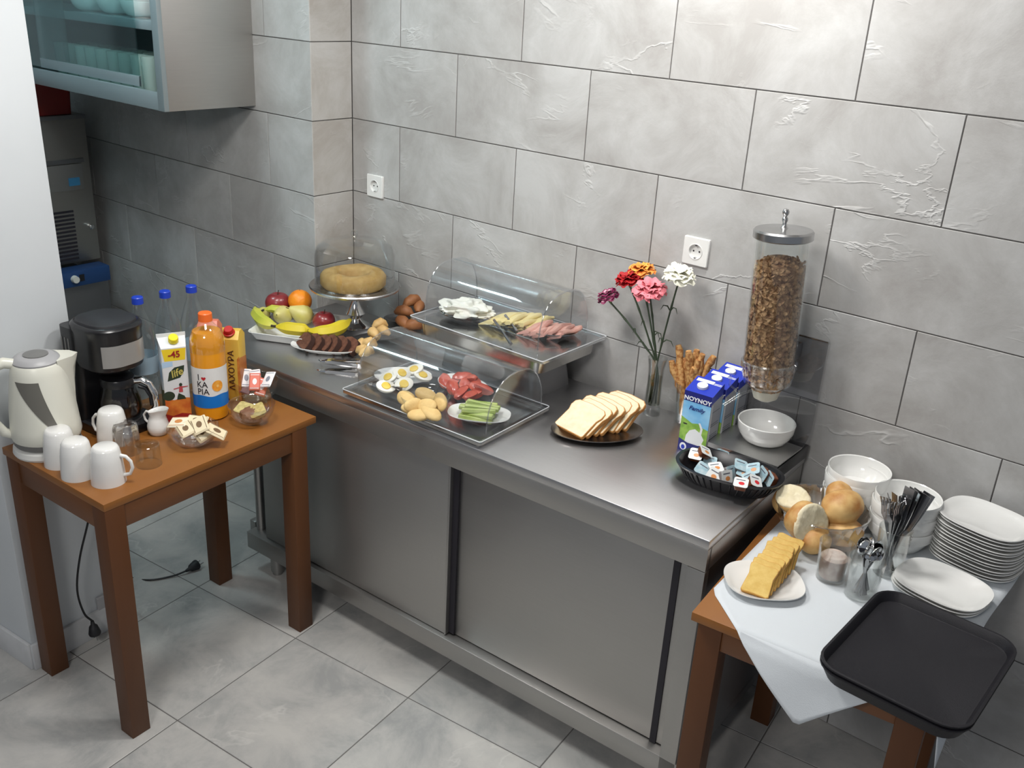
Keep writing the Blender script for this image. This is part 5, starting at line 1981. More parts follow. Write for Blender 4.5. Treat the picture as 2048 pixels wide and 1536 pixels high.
for i, (u, v, _) in enumerate(tips):
    bt = gx + Vector((0.013 * math.cos(i * 2.4), 0.013 * math.sin(i * 2.4), 0.016))
    yy = gx.y - 0.022 + 0.045 * ((i * 7) % 10) / 10
    tp = aty(u, v, yy)
    dv = tp - bt
    perp = Vector((dv.z, 0, -dv.x)).normalized() * 0.002
    n = 12
    pts = [dv * (k / n) + perp * math.sin(k * 1.7 + i) for k in range(n + 1)]
    rs = [0.0112 + 0.0014 * math.sin(k * 2.1 + i * 1.3) for k in range(n + 1)]
    rs[0] = rs[-1] = 0.0085
    o = MB().tube(pts, rs, 10).obj('breadstick', M_STICK, None, bt, angle=60)
    tag(o, lbs[i], 'breadstick', 'breadsticks in the tall glass')

# ------------------------------------------------------------------ milk cartons
M_MBLUE = mat('milk_blue_print', (0.012, 0.035, 0.42), 0.35)
M_MNAVY = mat('milk_navy_print', (0.010, 0.014, 0.16), 0.35)
M_SKY = mat('sky_blue_print', (0.13, 0.42, 0.74), 0.4, 0, (0.34, 0.62, 0.82), 20, 2)
M_GRN = mat('meadow_green_print', (0.16, 0.34, 0.035), 0.45, 0, (0.30, 0.50, 0.08), 60, 3)
M_MILK = mat('milk_white_print', (0.76, 0.77, 0.78), 0.4)
M_SIDE = mat('carton_side_grey', (0.42, 0.43, 0.46), 0.4)
M_SMALL = mat('small_print', (0.10, 0.11, 0.14), 0.5)
MW, MD, MH, ML = 0.074, 0.072, 0.178, 0.198
milk = None
mlab = ['nearest blue and white milk carton of the row of three', 'middle blue and white milk carton of the row of three', 'farthest blue and white milk carton, next to the wall']
for i in range(3):
    p = Vector((0.976 + 0.002 * i, -0.205 + 0.078 * i, Hz))
    if i:
        dup(milk, p, math.radians(3 - i * 2), mlab[i])
        continue
    milk = thing('milk_carton', mlab[0], 'carton', p, math.radians(3), 'milk cartons in a row')
    milk.scale = (1.12, 1.0, 1.02)
    hw_, hd_ = MW / 2, MD / 2
    b = MB()
    b.loft([rrect(hw_, hd_, 0.002, 2, 0.0), rrect(hw_, hd_, 0.002, 2, MH), [(x, y, MH + (ML - MH) * (y + hd_) / MD) for x, y, _ in rrect(hw_, hd_, 0.002, 2)]])
    bx_ = b.obj('box', M_SIDE, milk, smooth=False)
    b = MB()
    off = 0.0004
    b.loft([[(x * 1.006, y * 1.006, MH - 0.022 + (0.012) * (y + hd_) / MD) for x, y, _ in rrect(hw_, hd_, 0.002, 2)], [(x * 1.006, y * 1.006, MH + off + (ML - MH) * (y + hd_) / MD) for x, y, _ in rrect(hw_, hd_, 0.002, 2)]])
    b.obj('blue_top', M_MBLUE, milk, smooth=False)
    W = MW
    shapes = [(3, [(0, 0), (W, 0), (W, MH), (0, MH)]),
              (2, [(0, 0.095), (W, 0.070), (W, 0.150), (0, 0.150)]),
              (4, [(0, 0.030), (W, 0.030), (W, 0.080), (0.060, 0.083), (0.046, 0.092), (0.030, 0.088), (0, 0.102)]),
              (3, [(0.016, 0.030), (0.060, 0.030), (0.066, 0.050), (0.056, 0.066), (0.040, 0.074), (0.026, 0.066), (0.018, 0.050)]),
              (3, [(0.052, 0.060), (0.058, 0.060), (0.060, 0.080), (0.052, 0.095), (0.047, 0.095), (0.054, 0.078)]),
              (5, ell(0.012, 0.082, 0.006, 0.0022)),
              (1, [(0, 0.0), (W, 0.0), (W, 0.034), (0.052, 0.028), (0.024, 0.028), (0, 0.036)]),
              (3, ell(0.014, 0.014, 0.009, 0.011)), (0, ell(0.014, 0.012, 0.005, 0.007)), (2, [(0.038, 0.006), (0.066, 0.010), (0.066, 0.016), (0.038, 0.011)]),
              (1, [(0, 0.150), (W, 0.150), (W, MH), (0, MH)])]
    fp = face(milk, 'front_print', [M_MBLUE, M_MNAVY, M_SKY, M_MILK, M_GRN, M_INK], shapes, (-hw_, -hd_, 0), (1, 0, 0), (0, 0, 1))
    text('NOYNOY', 0.0165, M_MILK, fp, Vector((0, -hd_ - 0.0014, 0.158)), Rf, bold=0.0005, sx=1.0)
    text('Family', 0.0165, M_MNAVY, fp, Vector((0.0, -hd_ - 0.0014, 0.132)), Rf, shear=0.3, bold=0.0002)
    sh = []
    for (z0, n_) in ((0.128, 1), (0.092, 2), (0.060, 3), (0.030, 4)):
        for k in range(n_):
            sh.append((0, [(0.010, z0 - 0.006 * k), (0.060, z0 - 0.006 * k), (0.060, z0 + 0.0018 - 0.006 * k), (0.010, z0 + 0.0018 - 0.006 * k)]))
    sh.append((1, [(0.0, 0.0), (0.012, 0.0), (0.012, 0.024), (0.0, 0.024)]))
    sh.append((2, [(0.0, 0.024), (0.010, 0.024), (0.010, 0.154), (0.0, 0.154)]))
    face(milk, 'side_print', [M_SMALL, M_MNAVY, M_MILK], sh, (hw_, -hd_, 0), (0, 1, 0), (0, 0, 1))
    sl = math.atan2(ML - MH, MD)
    cz = (MH + ML) / 2
    MB().lathe([(0.0135, 0), (0.0142, 0.002), (0.0135, 0.0085), (0.012, 0.0095), (0.0001, 0.0095)], 24).obj('cap', M_MILK, milk, (-0.004, -0.006, cz - 0.002), (sl, 0, 0))
    b = MB()
    b.box((-0.008, 0.022, 0.0011), (0.046, 0.013, 0.0012))
    b.box((0.026, 0.017, 0.0006), (0.020, 0.002, 0.0006))
    b.box((0.026, 0.022, 0.0006), (0.020, 0.002, 0.0006))
    b.obj('white_seal_strip', M_MILK, milk, (0, 0, cz), (sl, 0, 0), smooth=False)

# ------------------------------------------------------------------ cereal dispenser
DX, DY = 1.118, -0.142
dp = thing('cereal_dispenser', 'clear tube cereal dispenser with a chrome lid on a steel base and smoked back panel', 'dispenser', (DX, DY, Hz))
BW0, BW1 = -0.105, 0.110
b = MB()
b.box(((BW0 + BW1) / 2, 0.015, 0.020), (BW1 - BW0, 0.205, 0.040))
b.obj('base_box', M_BLACK, dp, bevel=0.003)
# bent sheet: deck, curve, upright
b = MB()
sec = [(-0.090, 0.036), (-0.092, 0.046), (0.055, 0.046)]
for k in range(1, 9):
    t = PI / 2 * k / 8
    sec.append((0.055 + 0.060 * math.sin(t), 0.046 + 0.060 * (1 - math.cos(t))))
sec.append((0.118, 0.345))
th = 0.0028
outer = sec
inner = []
for i, (y, z) in enumerate(sec):
    a_ = sec[max(i - 1, 0)]
    c_ = sec[min(i + 1, len(sec) - 1)]
    d_ = Vector((c_[0] - a_[0], c_[1] - a_[1])).normalized()
    inner.append((y - d_.y * th, z + d_.x * th))
deck_n = 3
x0, x1 = BW0, BW1
def sheet(idx, name, m):
    b = MB()
    O = [outer[i] for i in idx]
    I = [inner[i] for i in idx]
    n = len(O)
    ringL = [(x0, y, z) for y, z in O] + [(x0, y, z) for y, z in I[::-1]]
    ringR = [(x1, y, z) for y, z in O] + [(x1, y, z) for y, z in I[::-1]]
    b.loft([ringL, ringR])
    return b.obj(name, m, dp, angle=40)
sheet([0, 1, 2, 3], 'deck', steel('deck_steel', (0.55, 0.55, 0.54), 0.36, (2, 2, 20)))
sheet(list(range(3, len(sec))), 'back_panel', M_SMOKE)
MB().box(((x0 + x1) / 2, 0.116, 0.3455), (x1 - x0, 0.006, 0.004)).obj('panel_edge', M_CHROME, dp)
b = MB()
b.box((0.0, 0.085, 0.305), (0.085, 0.060, 0.045))
b.obj('bracket', M_STEELD, dp, bevel=0.003)
tl = thing('x', None, None)
bpy.data.objects.remove(tl)
TIL = math.radians(-3.2)
RT = 0.0685


def dpart(b, name, m, **k):
    return b.obj(name, m, dp, (0, 0, 0), (0, TIL, 0), **k)


lx = 0.018
tube_z0, tube_z1 = 0.285, 0.628
b = MB()
b.lathe([(RT, tube_z0), (RT, tube_z1), (RT - 0.003, tube_z1), (RT - 0.003, tube_z0)], 40, (lx, 0, 0), cap0=False, cap1=False)
dpart(b, 'tube', M_GLASS)
b = MB()
b.lathe([(0.030, 0.205), (0.036, 0.213), (0.054, 0.224), (0.063, 0.232), (0.068, 0.255), (0.068, 0.272), (0.074, 0.276), (0.074, 0.292), (0.069, 0.295), (0.065, 0.280), (0.060, 0.234), (0.030, 0.215), (0.026, 0.205)], 40, (lx, 0, 0), cap0=False, cap1=False)
dpart(b, 'funnel', M_GLASS2)
b = MB()
b.lathe([(0.018, 0.180), (0.032, 0.188), (0.040, 0.213), (0.036, 0.214), (0.028, 0.192), (0.014, 0.184)], 28, (lx, 0, 0), cap0=False, cap1=False)
dpart(b, 'spout', mat('frosted_plastic', (0.62, 0.60, 0.50), 0.3))
b = MB()
b.lathe([(0.0001, 0.622), (0.071, 0.622), (0.076, 0.625), (0.076, 0.642), (0.072, 0.647), (0.0001, 0.651)], 44, (lx, 0, 0))
b.lathe([(0.011, 0.650), (0.006, 0.656), (0.005, 0.664), (0.0075, 0.670), (0.0075, 0.675), (0.004, 0.680), (0.0085, 0.687), (0.009, 0.692), (0.006, 0.698), (0.0001, 0.700)], 20, (lx, 0, 0))
dpart(b, 'lid', steel('lid_steel', (0.50, 0.50, 0.50), 0.26, (6, 6, 6), 0.03))
b = MB()
b.tube([(lx - 0.030, -0.010, 0.205), (lx - 0.060, -0.030, 0.190), (lx - 0.085, -0.045, 0.215), (lx - 0.086, -0.046, 0.250)], 0.0035, 8)
b.tube([(lx - 0.092, -0.060, 0.158), (lx - 0.060, -0.030, 0.190)], 0.006, 8)
dpart(b, 'turning_handle', M_GLASS2, angle=80)
# flakes
M_FLAKE = mat('brown_cereal_flake', (0.20, 0.090, 0.040), 0.7, 0, (0.60, 0.38, 0.20), 70, 3, (0.30, 0.70), rand=False)
r_ = rng(33)
b = MB()
n = 30
core = []
for k in range(12):
    z = 0.206 + (0.56 - 0.206) * k / 11
    rr = (0.026 + 0.034 * min(1, (z - 0.206) / 0.04)) * 0.95
    core.append((rr, z))
core.append((0.030, 0.575))
b.lathe(core, 30, (lx, 0, 0))
for i in range(2900):
    z = r_.uniform(0.203, 0.580)
    rmax = 0.0635 if z > 0.245 else 0.026 + (z - 0.192) * 0.66
    if z > 0.555:
        rmax *= math.sqrt(max(0.05, 1 - ((z - 0.555) / 0.03) ** 2)) if z < 0.585 else .2
        rr = rmax * math.sqrt(r_.random())
    else:
        rr = rmax - r_.random() * 0.006
    a = r_.uniform(0, 2 * PI)
    if z > 0.545 and math.cos(a + 1.0) < 0:
        z -= 0.012
    c = Vector((lx + rr * math.cos(a), rr * math.sin(a), z))
    nrm = (Vector((math.cos(a), math.sin(a), 0)) + Vector((r_.uniform(-.9, .9), r_.uniform(-.9, .9), r_.uniform(-.9, .9)))).normalized()
    u_ = nrm.cross(Vector((0.3, 0.2, 1))).normalized()
    v_ = nrm.cross(u_)
    s1, s2 = r_.uniform(0.005, 0.0095), r_.uniform(0.004, 0.007)
    cu = r_.uniform(-0.0035, 0.0035)
    P = []
    for sx_, sy_ in ((-1, -.5), (-.4, -1), (.6, -.9), (1, 0), (.5, .9), (-.5, 1), (-1, .3)):
        P.append(c + u_ * sx_ * s1 + v_ * sy_ * s2 + nrm * cu * (sx_ * sx_ + 0.3 * sy_))
    P.append(c - nrm * cu * 0.4)
    def clampr(p):
        dx, dy = p.x - lx, p.y
        q_ = math.hypot(dx, dy)
        lim = 0.0650 if p.z > 0.245 else 0.027 + max(0, p.z - 0.192) * 0.66
        if q_ > lim:
            p.x = lx + dx * lim / q_
            p.y = dy * lim / q_
        return p
    P = [clampr(p) for p in P]
    o_ = len(b.v)
    b.v += [tuple(p) for p in P]
    for k in range(7):
        b.f.append((o_ + k, o_ + (k + 1) % 7, o_ + 7))
        b.m.append(0)
cf = b.obj('cereal_flakes', M_FLAKE, None, (DX, DY, Hz), (0, TIL, 0), smooth=False, fix=False)
tag(cf, 'brown cereal flakes filling the clear dispenser tube', 'cereal', kind='stuff')
bw = thing('cereal_bowl', 'white bowl standing on the dispenser deck under the spout', 'bowl', at(1527, 882, Hz + 0.05))
bwb = MB()
bwb.lathe([(0.0001, 0.004), (0.036, 0.004), (0.038, 0.0), (0.044, 0.0), (0.060, 0.010), (0.072, 0.028), (0.0745, 0.036), (0.077, 0.040), (0.079, 0.062), (0.0775, 0.064), (0.075, 0.062), (0.073, 0.042), (0.069, 0.030), (0.056, 0.013), (0.040, 0.007), (0.0001, 0.007)], 44)
bwb.obj('body', M_WHITEP, bw)

# ------------------------------------------------------------------ black basket of jam portions
jb = at(1454, 966, Hz)
JA = math.radians(12)
bk = thing('oval_basket', 'black oval basket filled with jam and butter portions', 'basket', jb, JA)
bk.scale = (1.12, 1.02, 1.0)
b = MB()
b.loft([sq(0.095, 0.058, 2.4, 48, 0.001), sq(0.098, 0.061, 2.4, 48, 0.0), sq(0.112, 0.073, 2.4, 48, 0.022), sq(0.120, 0.081, 2.4, 48, 0.040), sq(0.126, 0.087, 2.4, 48, 0.042), sq(0.127, 0.088, 2.4, 48, 0.047), sq(0.119, 0.081, 2.4, 48, 0.047), sq(0.108, 0.070, 2.4, 48, 0.022), sq(0.090, 0.054, 2.4, 48, 0.004)])
b.obj('shell', M_BLACK, bk)
for k in range(44):
    t = 2 * PI * k / 44
    b = MB()
    P = []
    for (sa_, sb_, z) in ((0.0985, 0.0615, 0.003), (0.1125, 0.0735, 0.022), (0.1205, 0.0815, 0.038)):
        x, y, _ = sq(sa_ + .0008, sb_ + .0008, 2.4, 44)[k]
        P.append((x, y, z))
    b.tube(P, 0.0016, 4)
    if k == 0 or True:
        o = b.obj('rib', M_BLACK, bk, smooth=False, fix=False)
jm = thing('jam_portion', 'x', 'jam portion')
b = MB()
b.loft([rrect(0.0140, 0.0140, 0.004, 3, -0.016), rrect(0.0168, 0.0168, 0.005, 3, -0.001), rrect(0.0165, 0.0165, 0.005, 3, 0.0)])
cupm = b.mesh('cup', mat('clear_brown_cup', (0.14, 0.045, 0.020), 0.25))
cupg = b.mesh('cup', mat('grey_clear_cup', (0.22, 0.20, 0.20), 0.25))
lidm = {}


def lid_mesh(key, base, accent):
    b = MB()
    b.loft([rrect(0.0182, 0.0182, 0.006, 3, 0.0), rrect(0.0182, 0.0182, 0.006, 3, 0.0008)])
    b.cur = 1
    b.prism(ell(0.002, -0.004, 0.0075, 0.006, 14), 0.0008, 0.0011)
    b.cur = 2
    b.prism([(-0.013, 0.007), (0.010, 0.008), (0.010, 0.011), (-0.013, 0.010)], 0.0008, 0.0010)
    return b.mesh('foil_lid', [base, accent, M_SMALL], smooth=False)


lw = mat('white_foil', (0.70, 0.72, 0.71), 0.3)
lbm = mat('pale_blue_foil', (0.30, 0.48, 0.56), 0.3, 0.1, (0.52, 0.64, 0.68), 60)
acc = {'orange': mat('apricot_print', (0.60, 0.24, 0.07), 0.4), 'red': mat('strawberry_print', (0.60, 0.02, 0.03), 0.4), 'peach': mat('peach_print', (0.62, 0.33, 0.18), 0.4)}
lids = {'wo': lid_mesh('wo', lw, acc['orange']), 'wr': lid_mesh('wr', lw, acc['red']), 'bo': lid_mesh('bo', lbm, acc['peach']), 'bb': lid_mesh('bb', lbm, lbm)}
bpy.data.objects.remove(jm)
ports = [(1392, 908, .048, 'wo', .5, 0.0, .3, 'white-lidded apricot portion at the far left of the black basket', 0),
         (1412, 902, .060, 'wo', .3, .5, .9, 'white-lidded portion tilted over the left back rim of the basket', 0),
         (1432, 934, .052, 'wo', .25, -.1, .8, 'white and pale blue apricot portion left of the basket centre', 1),
         (1405, 938, .036, 'bb', .6, .4, .2, 'pale blue portion at the left front of the basket', 1),
         (1428, 950, .046, 'wo', .9, .3, .1, 'small white-lidded portion standing at the left front inner rim', 1),
         (1482, 965, .060, 'wr', .25, .0, .35, 'white-lidded portion with a red strawberry at the front of the basket', 0),
         (1500, 955, .044, 'bo', .3, -.2, 1.1, 'pale blue portion right of the strawberry one', 1),
         (1482, 930, .050, 'bb', .4, .3, .6, 'pale blue portion at the back centre of the basket', 1),
         (1506, 937, .056, 'bo', .5, -.4, .3, 'pale blue portion with an orange print at the back right of the basket', 1),
         (1524, 948, .046, 'bb', 1.3, .2, -.6, 'brown portion standing on edge at the right of the basket', 0),
         (1538, 958, .040, 'bb', 1.35, .2, -.7, 'clear-cupped portion at the right end of the basket', 0),
         (1462, 945, .038, 'bb', 1.2, .1, 1.4, 'clear-cupped portion standing on edge in the middle of the basket', 1),
         (1454, 954, .048, 'wo', 1.2, .1, 1.2, 'portion on edge just left of the strawberry one', 1),
         (1445, 912, .036, 'bb', 1.5, 0, .0, 'dark brown portion at the back rim left of centre', 0),
         (1488, 946, .034, 'bo', .2, .2, .2, 'portion half buried between the pale blue ones', 0),
         (1512, 962, .046, 'wr', .5, .4, .9, 'white-lidded portion under the right front rim', 0),
         (1420, 922, .030, 'bb', .3, 0, .4, 'portion low at the left back inside the basket', 0)]
for u, v, z, k, rx, ry, rz, lb, cg in ports:
    o = thing('jam_portion', lb, 'jam portion', at(u, v, Hz + z * 0.9), 0, 'jam and butter portions in the black basket', rot=(rx, ry, rz))
    o.scale = (1.0, 1.0, 1.0)
    c_ = bpy.data.objects.new('cup', cupg if cg else cupm)
    COL.objects.link(c_)
    c_.parent = o
    l_ = bpy.data.objects.new('foil_lid', lids[k])
    COL.objects.link(l_)
    l_.parent = o
# ------------------------------------------------------------------ RIGHT TABLE
Rz = HT
CT = 0.0022
M_CLOTH = mat('white_tablecloth', (0.60, 0.635, 0.665), 0.85, bump=0.12, bump_scale=500)


def cl(u, v, z=Rz + CT):
    return at(u, v, z)


cloth = thing('tablecloth', 'white cloth laid askew over the right table with a corner hanging over the front', 'tablecloth', (1.5, -0.4, Rz))
O = Vector((1.5, -0.4, Rz))
# flat part on the table, the front edge of the table runs from FL to FR
ty = lambda x: -0.7865 + (x - 1.303) * math.tan(0.10) - 0.002
L0 = at(1422, 1177, Rz + CT)
b = MB()
FA = Vector((1.4086, ty(1.4086), Rz + CT))
FB = Vector((1.735, ty(1.735), Rz + CT))
FC = Vector((1.822, ty(1.822), Rz + CT))


def wr(p, k=1.0):
    n1 = mnoise.noise(Vector((p.x * 7, p.y * 7, 1)))
    n2 = mnoise.noise(Vector((p.x * 20, p.y * 20, 4)))
    return 0.0009 * k * (n1 * 0.7 + n2 * 0.3)


left = [L0, Vector((1.238, -0.26, Rz + CT)), Vector((1.226, -0.085, Rz + CT))]
# top as a strip of quads between a left curve (L0 -> back left) and right edge
NL = 30


def topfn(u, v):
    # v from front (0) to back (1)
    yb = -0.015 + 0 * u
    xl_f, xr = None, 1.822
    if v < 0.2:
        t = v / 0.2
        lp = FA.lerp(L0, t)
    else:
        t = (v - 0.2) / 0.8
        lp = L0.lerp(Vector((1.262, -0.045, Rz + CT)), t)
        lp.x += 0.004
    rp_y = ty(1.82) + (-0.02 - ty(1.82)) * v
    rp = Vector((1.818 + 0.004 * math.sin(v * 9), rp_y, Rz + CT))
    # crease running across
    p = lp.lerp(rp, u)
    p.z = Rz + CT + max(wr(p), -0.001)
    return p - O


NV = 24
b.grid(topfn, 30, NV)
# hanging corner over the front edge
H0 = Vector((1.4086, ty(1.4086), 0))
CORN = Vector((1.583, -0.806, 0.628))


def hang(u, v):
    a = FA.lerp(FB, u)
    # bottom outline: V shape
    if u < 0.52:
        q = FA.lerp(CORN, u / 0.52)
    else:
        q = CORN.lerp(FB, (u - 0.52) / 0.48)
    p = a.lerp(q, v)
    d = (a - q).length * v
    out = 0.010 * min(1, d / 0.02) + 0.008 * math.sin(u * 7) * min(1, d / 0.06)
    p = Vector((p.x, min(p.y, a.y) - out * 0.7, p.z - 0.002 * min(1, d / 0.01)))
    return p - O


b.grid(hang, 26, 12)
CORN2 = Vector((1.845, -0.775, 0.660))


def hang2(u, v):
    a = Vector((1.822, ty(1.822), Rz + CT)).lerp(Vector((1.820, -0.42, Rz + CT)), u)
    q = Vector((1.822, ty(1.822) - 0.004, Rz)).lerp(CORN2, min(1, u / 0.25)) if u < 0.25 else CORN2.lerp(Vector((1.822, -0.42, Rz)), (u - 0.25) / 0.75)
    p = a.lerp(q, v)
    p.x += 0.006 * math.sin(v * 2)
    return p - O


b.grid(hang2, 16, 6)
o = b.obj('cloth_sheet', M_CLOTH, cloth, angle=80)
sm = o.modifiers.new('thickness', 'SOLIDIFY')
sm.thickness = 0.0012
sm.offset = -1

CZ = Rz + CT + 0.0008


def onr(u, v, z=0.0):
    return at(u, v, CZ + z)


# toast plate
tp = onr(1526, 1172)
tpl = thing('plate', 'white plate holding golden rusk toasts on the near left of the cloth', 'plate', tp, math.radians(38))
plate_mb(0.092, 0.080, 0.016, 2.6, 48, 0.66).obj('dish', M_WHITEP, tpl)
M_TOAST = mat('golden_toast', (0.60, 0.39, 0.10), 0.8, 0, (0.68, 0.48, 0.15), 60, 4, bump=0.25, bump_scale=160)
M_TOASTC = mat('toasted_edge', (0.52, 0.25, 0.045), 0.75, 0, (0.60, 0.34, 0.08), 30, 3, bump=0.2, bump_scale=120)
prf = [(-0.024, 0.0), (0.0, 0.0015), (0.024, 0.0), (0.028, 0.003), (0.0265, 0.022), (0.0245, 0.042), (0.028, 0.060), (0.0275, 0.067), (0.020, 0.070), (0.0, 0.068), (-0.020, 0.070), (-0.0275, 0.067), (-0.028, 0.060), (-0.0245, 0.042), (-0.0265, 0.022), (-0.028, 0.003)]
ti, tc_ = slice_mesh(prf, 0.0105)
to0 = None
tdir = (at(1560, 1120, CZ + .05) - at(1515, 1185, CZ + .03))
tdir.z = 0
for i in range(8):
    t = i / 7
    p = at(1507 + 52 * t, 1194 - 56 * t, CZ + 0.006)
    p.z = CZ + 0.0125 + 0.001 * t
    rot = (math.radians(-58 + 2.5 * i), math.radians(3 * math.sin(i * 2)), math.radians(8 + 4 * math.sin(i * 1.7)))
    lb = ('front golden toast lying on the white plate', 'second golden toast from the front', 'third golden toast from the front', 'fourth golden toast from the front', 'fifth golden toast from the front', 'sixth golden toast from the front', 'seventh golden toast from the front', 'rearmost golden toast on the white plate')[i]
    if to0 is None:
        to0 = thing('toast', lb, 'toast', p, 0, 'golden toasts on the white plate', rot=rot)
        to0.scale = (1.12, 1.0, 1.10)
        ti.obj('crumb', M_TOAST, to0, smooth=False)
        tc_.obj('crust', M_TOASTC, to0, angle=60)
    else:
        dup(to0, p, rot, lb)

# glass bread bowl with rolls
bb_ = onr(1634, 1070)
gb2 = thing('glass_bowl', 'fluted clear glass bowl of bread rolls against the steel counter', 'bowl', bb_)
gb2.scale = (1.08, 1.08, 1.0)
b = MB()
n = 72
pr = [(0.0001, 0.003), (0.050, 0.0), (0.058, 0.003), (0.080, 0.022), (0.096, 0.050), (0.104, 0.078), (0.108, 0.084), (0.105, 0.086), (0.101, 0.078), (0.093, 0.052), (0.077, 0.026), (0.055, 0.008), (0.0001, 0.006)]
rings = []
for k, (r, z) in enumerate(pr):
    am = 0.05 if 0.01 < z < 0.08 and k < 6 else 0.012 if z >= 0.078 else 0
    rings.append([((r * (1 + am * math.cos(24 * 2 * PI * i / n))) * math.cos(2 * PI * i / n), (r * (1 + am * math.cos(24 * 2 * PI * i / n))) * math.sin(2 * PI * i / n), z) for i in range(n)])
b.loft(rings)
b.obj('body', clear('fluted_glass', (0.72, 0.71, 0.69), 0.9, 0.24, 0.06), gb2, angle=50)
rg_ = [(0.1075 * math.cos(2 * PI * i / 48), 0.1075 * math.sin(2 * PI * i / 48), 0.0855) for i in range(49)]
MB().tube(rg_, 0.0018, 6).obj('rim', M_GLASS2, gb2, angle=80)
M_ROLL = mat('golden_roll_crust', (0.40, 0.165, 0.035), 0.55, 0, (0.66, 0.43, 0.17), 16, 6, (0.36, 0.60), bump=0.15, bump_scale=60)
M_ROLLC = mat('torn_roll_crumb', (0.70, 0.62, 0.42), 0.9, 0, (0.76, 0.69, 0.50), 50, 4, bump=0.8, bump_scale=70)


def roll(label, p, r, rot, cut=None, seed=1):
    """bread roll; cut = direction (local) and offset of the torn flat face"""
    o = thing('bread_roll', label, 'bread roll', p, 0, 'bread rolls in the glass bowl', rot=rot)
    b = MB()
    b.blob((0, 0, 0), r, 0.07, 1.6, 32, 22, seed=seed)
    if cut:
        d = Vector(cut[0]).normalized()
        k = cut[1]
        nv_ = []
        for v in b.v:
            q = Vector(v)
            s_ = q.dot(d)
            if s_ > k:
                q = q - d * (s_ - k)
            nv_.append(tuple(q))
        b.v = nv_
    b.obj('crust', M_ROLL, o, angle=60)
    if cut:
        # crumb cap: a bumpy disc on the torn face
        R_ = d.to_track_quat('Z', 'Y').to_matrix()
        rr = min(r) * math.sqrt(max(0.05, 1 - (k / max(r)) ** 2)) * 1.02
        b = MB()
        rings = []
        for q_, h in ((1.02, -0.004), (1.0, 0.001), (0.85, 0.0035), (0.6, 0.003), (0.3, 0.004), (0.02, 0.003)):
            rings.append([R_ @ Vector((rr * q_ * (1 + 0.06 * math.sin(3 * a_ + seed)) * math.cos(a_) * 1.08, rr * q_ * math.sin(a_), h + 0.004 * mnoise.noise(Vector((math.cos(a_) * q_ * 4, math.sin(a_) * q_ * 4, seed))))) + d * k for a_ in [2 * PI * i / 28 for i in range(28)]])
        b.loft([[tuple(p_) for p_ in R0] for R0 in rings])
        b.obj('torn_crumb', M_ROLLC, o, angle=80)
    return o


cdir = lambda p: (CAM - p).normalized()
roll('pale torn roll at the back left of the bread bowl', at(1583, 1003, CZ + 0.080), (0.048, 0.045, 0.043), (0, 0, 0), ((0.15, -0.35, 1.0), 0.020), 2)
roll('big torn roll at the front left of the bread bowl, crumb facing right', at(1614, 1044, CZ + 0.082), (0.054, 0.050, 0.050), (0, 0, 0), ((0.82, -0.38, 0.25), 0.016), 3)
roll('smooth golden roll at the right of the bread bowl', at(1684, 1015, CZ + 0.098), (0.047, 0.056, 0.045), (0.2, 0.1, -0.4), None, 5)
roll('brown-topped roll behind the smooth golden roll', at(1678, 988, CZ + 0.100), (0.034, 0.036, 0.034), (0, 0, 0.4), None, 6)
roll('roll low at the right inside the bread bowl', at(1686, 1062, CZ + 0.045), (0.050, 0.050, 0.036), (0, 0, 0), None, 8)
roll('roll at the bottom left inside the bread bowl', at(1626, 1078, CZ + 0.042), (0.046, 0.044, 0.034), (0, 0, 1.0), None, 9)

# glasses at the front
jg = thing('glass_jar', 'clear glass with a brownish content standing in front of the bread bowl', 'glass', onr(1660, 1156))
tumbler_mb(0.034, 0.041, 0.098).obj('body', M_GLASS2, jg)
o = MB().lathe([(0.0001, 0.009), (0.028, 0.009), (0.031, 0.030), (0.032, 0.060), (0.026, 0.066), (0.0001, 0.068)], 24).obj('wrapped_sticks', mat('dusty_pink_content', (0.40, 0.27, 0.22), 0.6, 0, (0.56, 0.46, 0.40), 50), None, onr(1660, 1156))
tag(o, 'dusty pink content inside the front glass', 'food', kind='stuff')
sg = onr(1719, 1190)
spg = thing('glass_tumbler', 'clear tumbler of teaspoons beside the black tray', 'glass', sg)
spg.scale = (1.12, 1.12, 1.0)
tumbler_mb(0.032, 0.037, 0.098).obj('body', M_GLASS2, spg)
fg = onr(1772, 1145)
fkg = thing('glass_tumbler', 'tall clear tumbler of forks and knives behind the spoons', 'glass', fg)
tumbler_mb(0.032, 0.039, 0.125).obj('body', M_GLASS2, fkg)


def spoon_meshes():
    h = MB()
    rings = []
    for i in range(10):
        t = i / 9
        wv = 0.0042 * (1 - 0.45 * math.sin(t * PI)) if t < 0.9 else 0.0022
        rings.append([(-wv, -0.0008, t * 0.100), (wv, -0.0008, t * 0.100), (wv, 0.0008, t * 0.100), (-wv, 0.0008, t * 0.100)])
    h.loft(rings)
    bw_ = MB()
    n = 20

    def fn(s_, d_):
        return [(0.0145 * s_ * math.cos(2 * PI * i / n), d_ * (1 - s_ * s_) * 0.006 + (0.0007 if d_ > 0 else 0) * 0, 0.118 + 0.0205 * s_ * math.sin(2 * PI * i / n)) for i in range(n)]
    rings = [fn(k, 1.0) for k in (0.02, 0.3, 0.6, 0.85, 1.0)] + [[(x, y - 0.0009, z) for x, y, z in fn(k, 1.0)] for k in (1.0, 0.85, 0.6, 0.3, 0.02)]
    bw_.loft(rings)
    return h, bw_


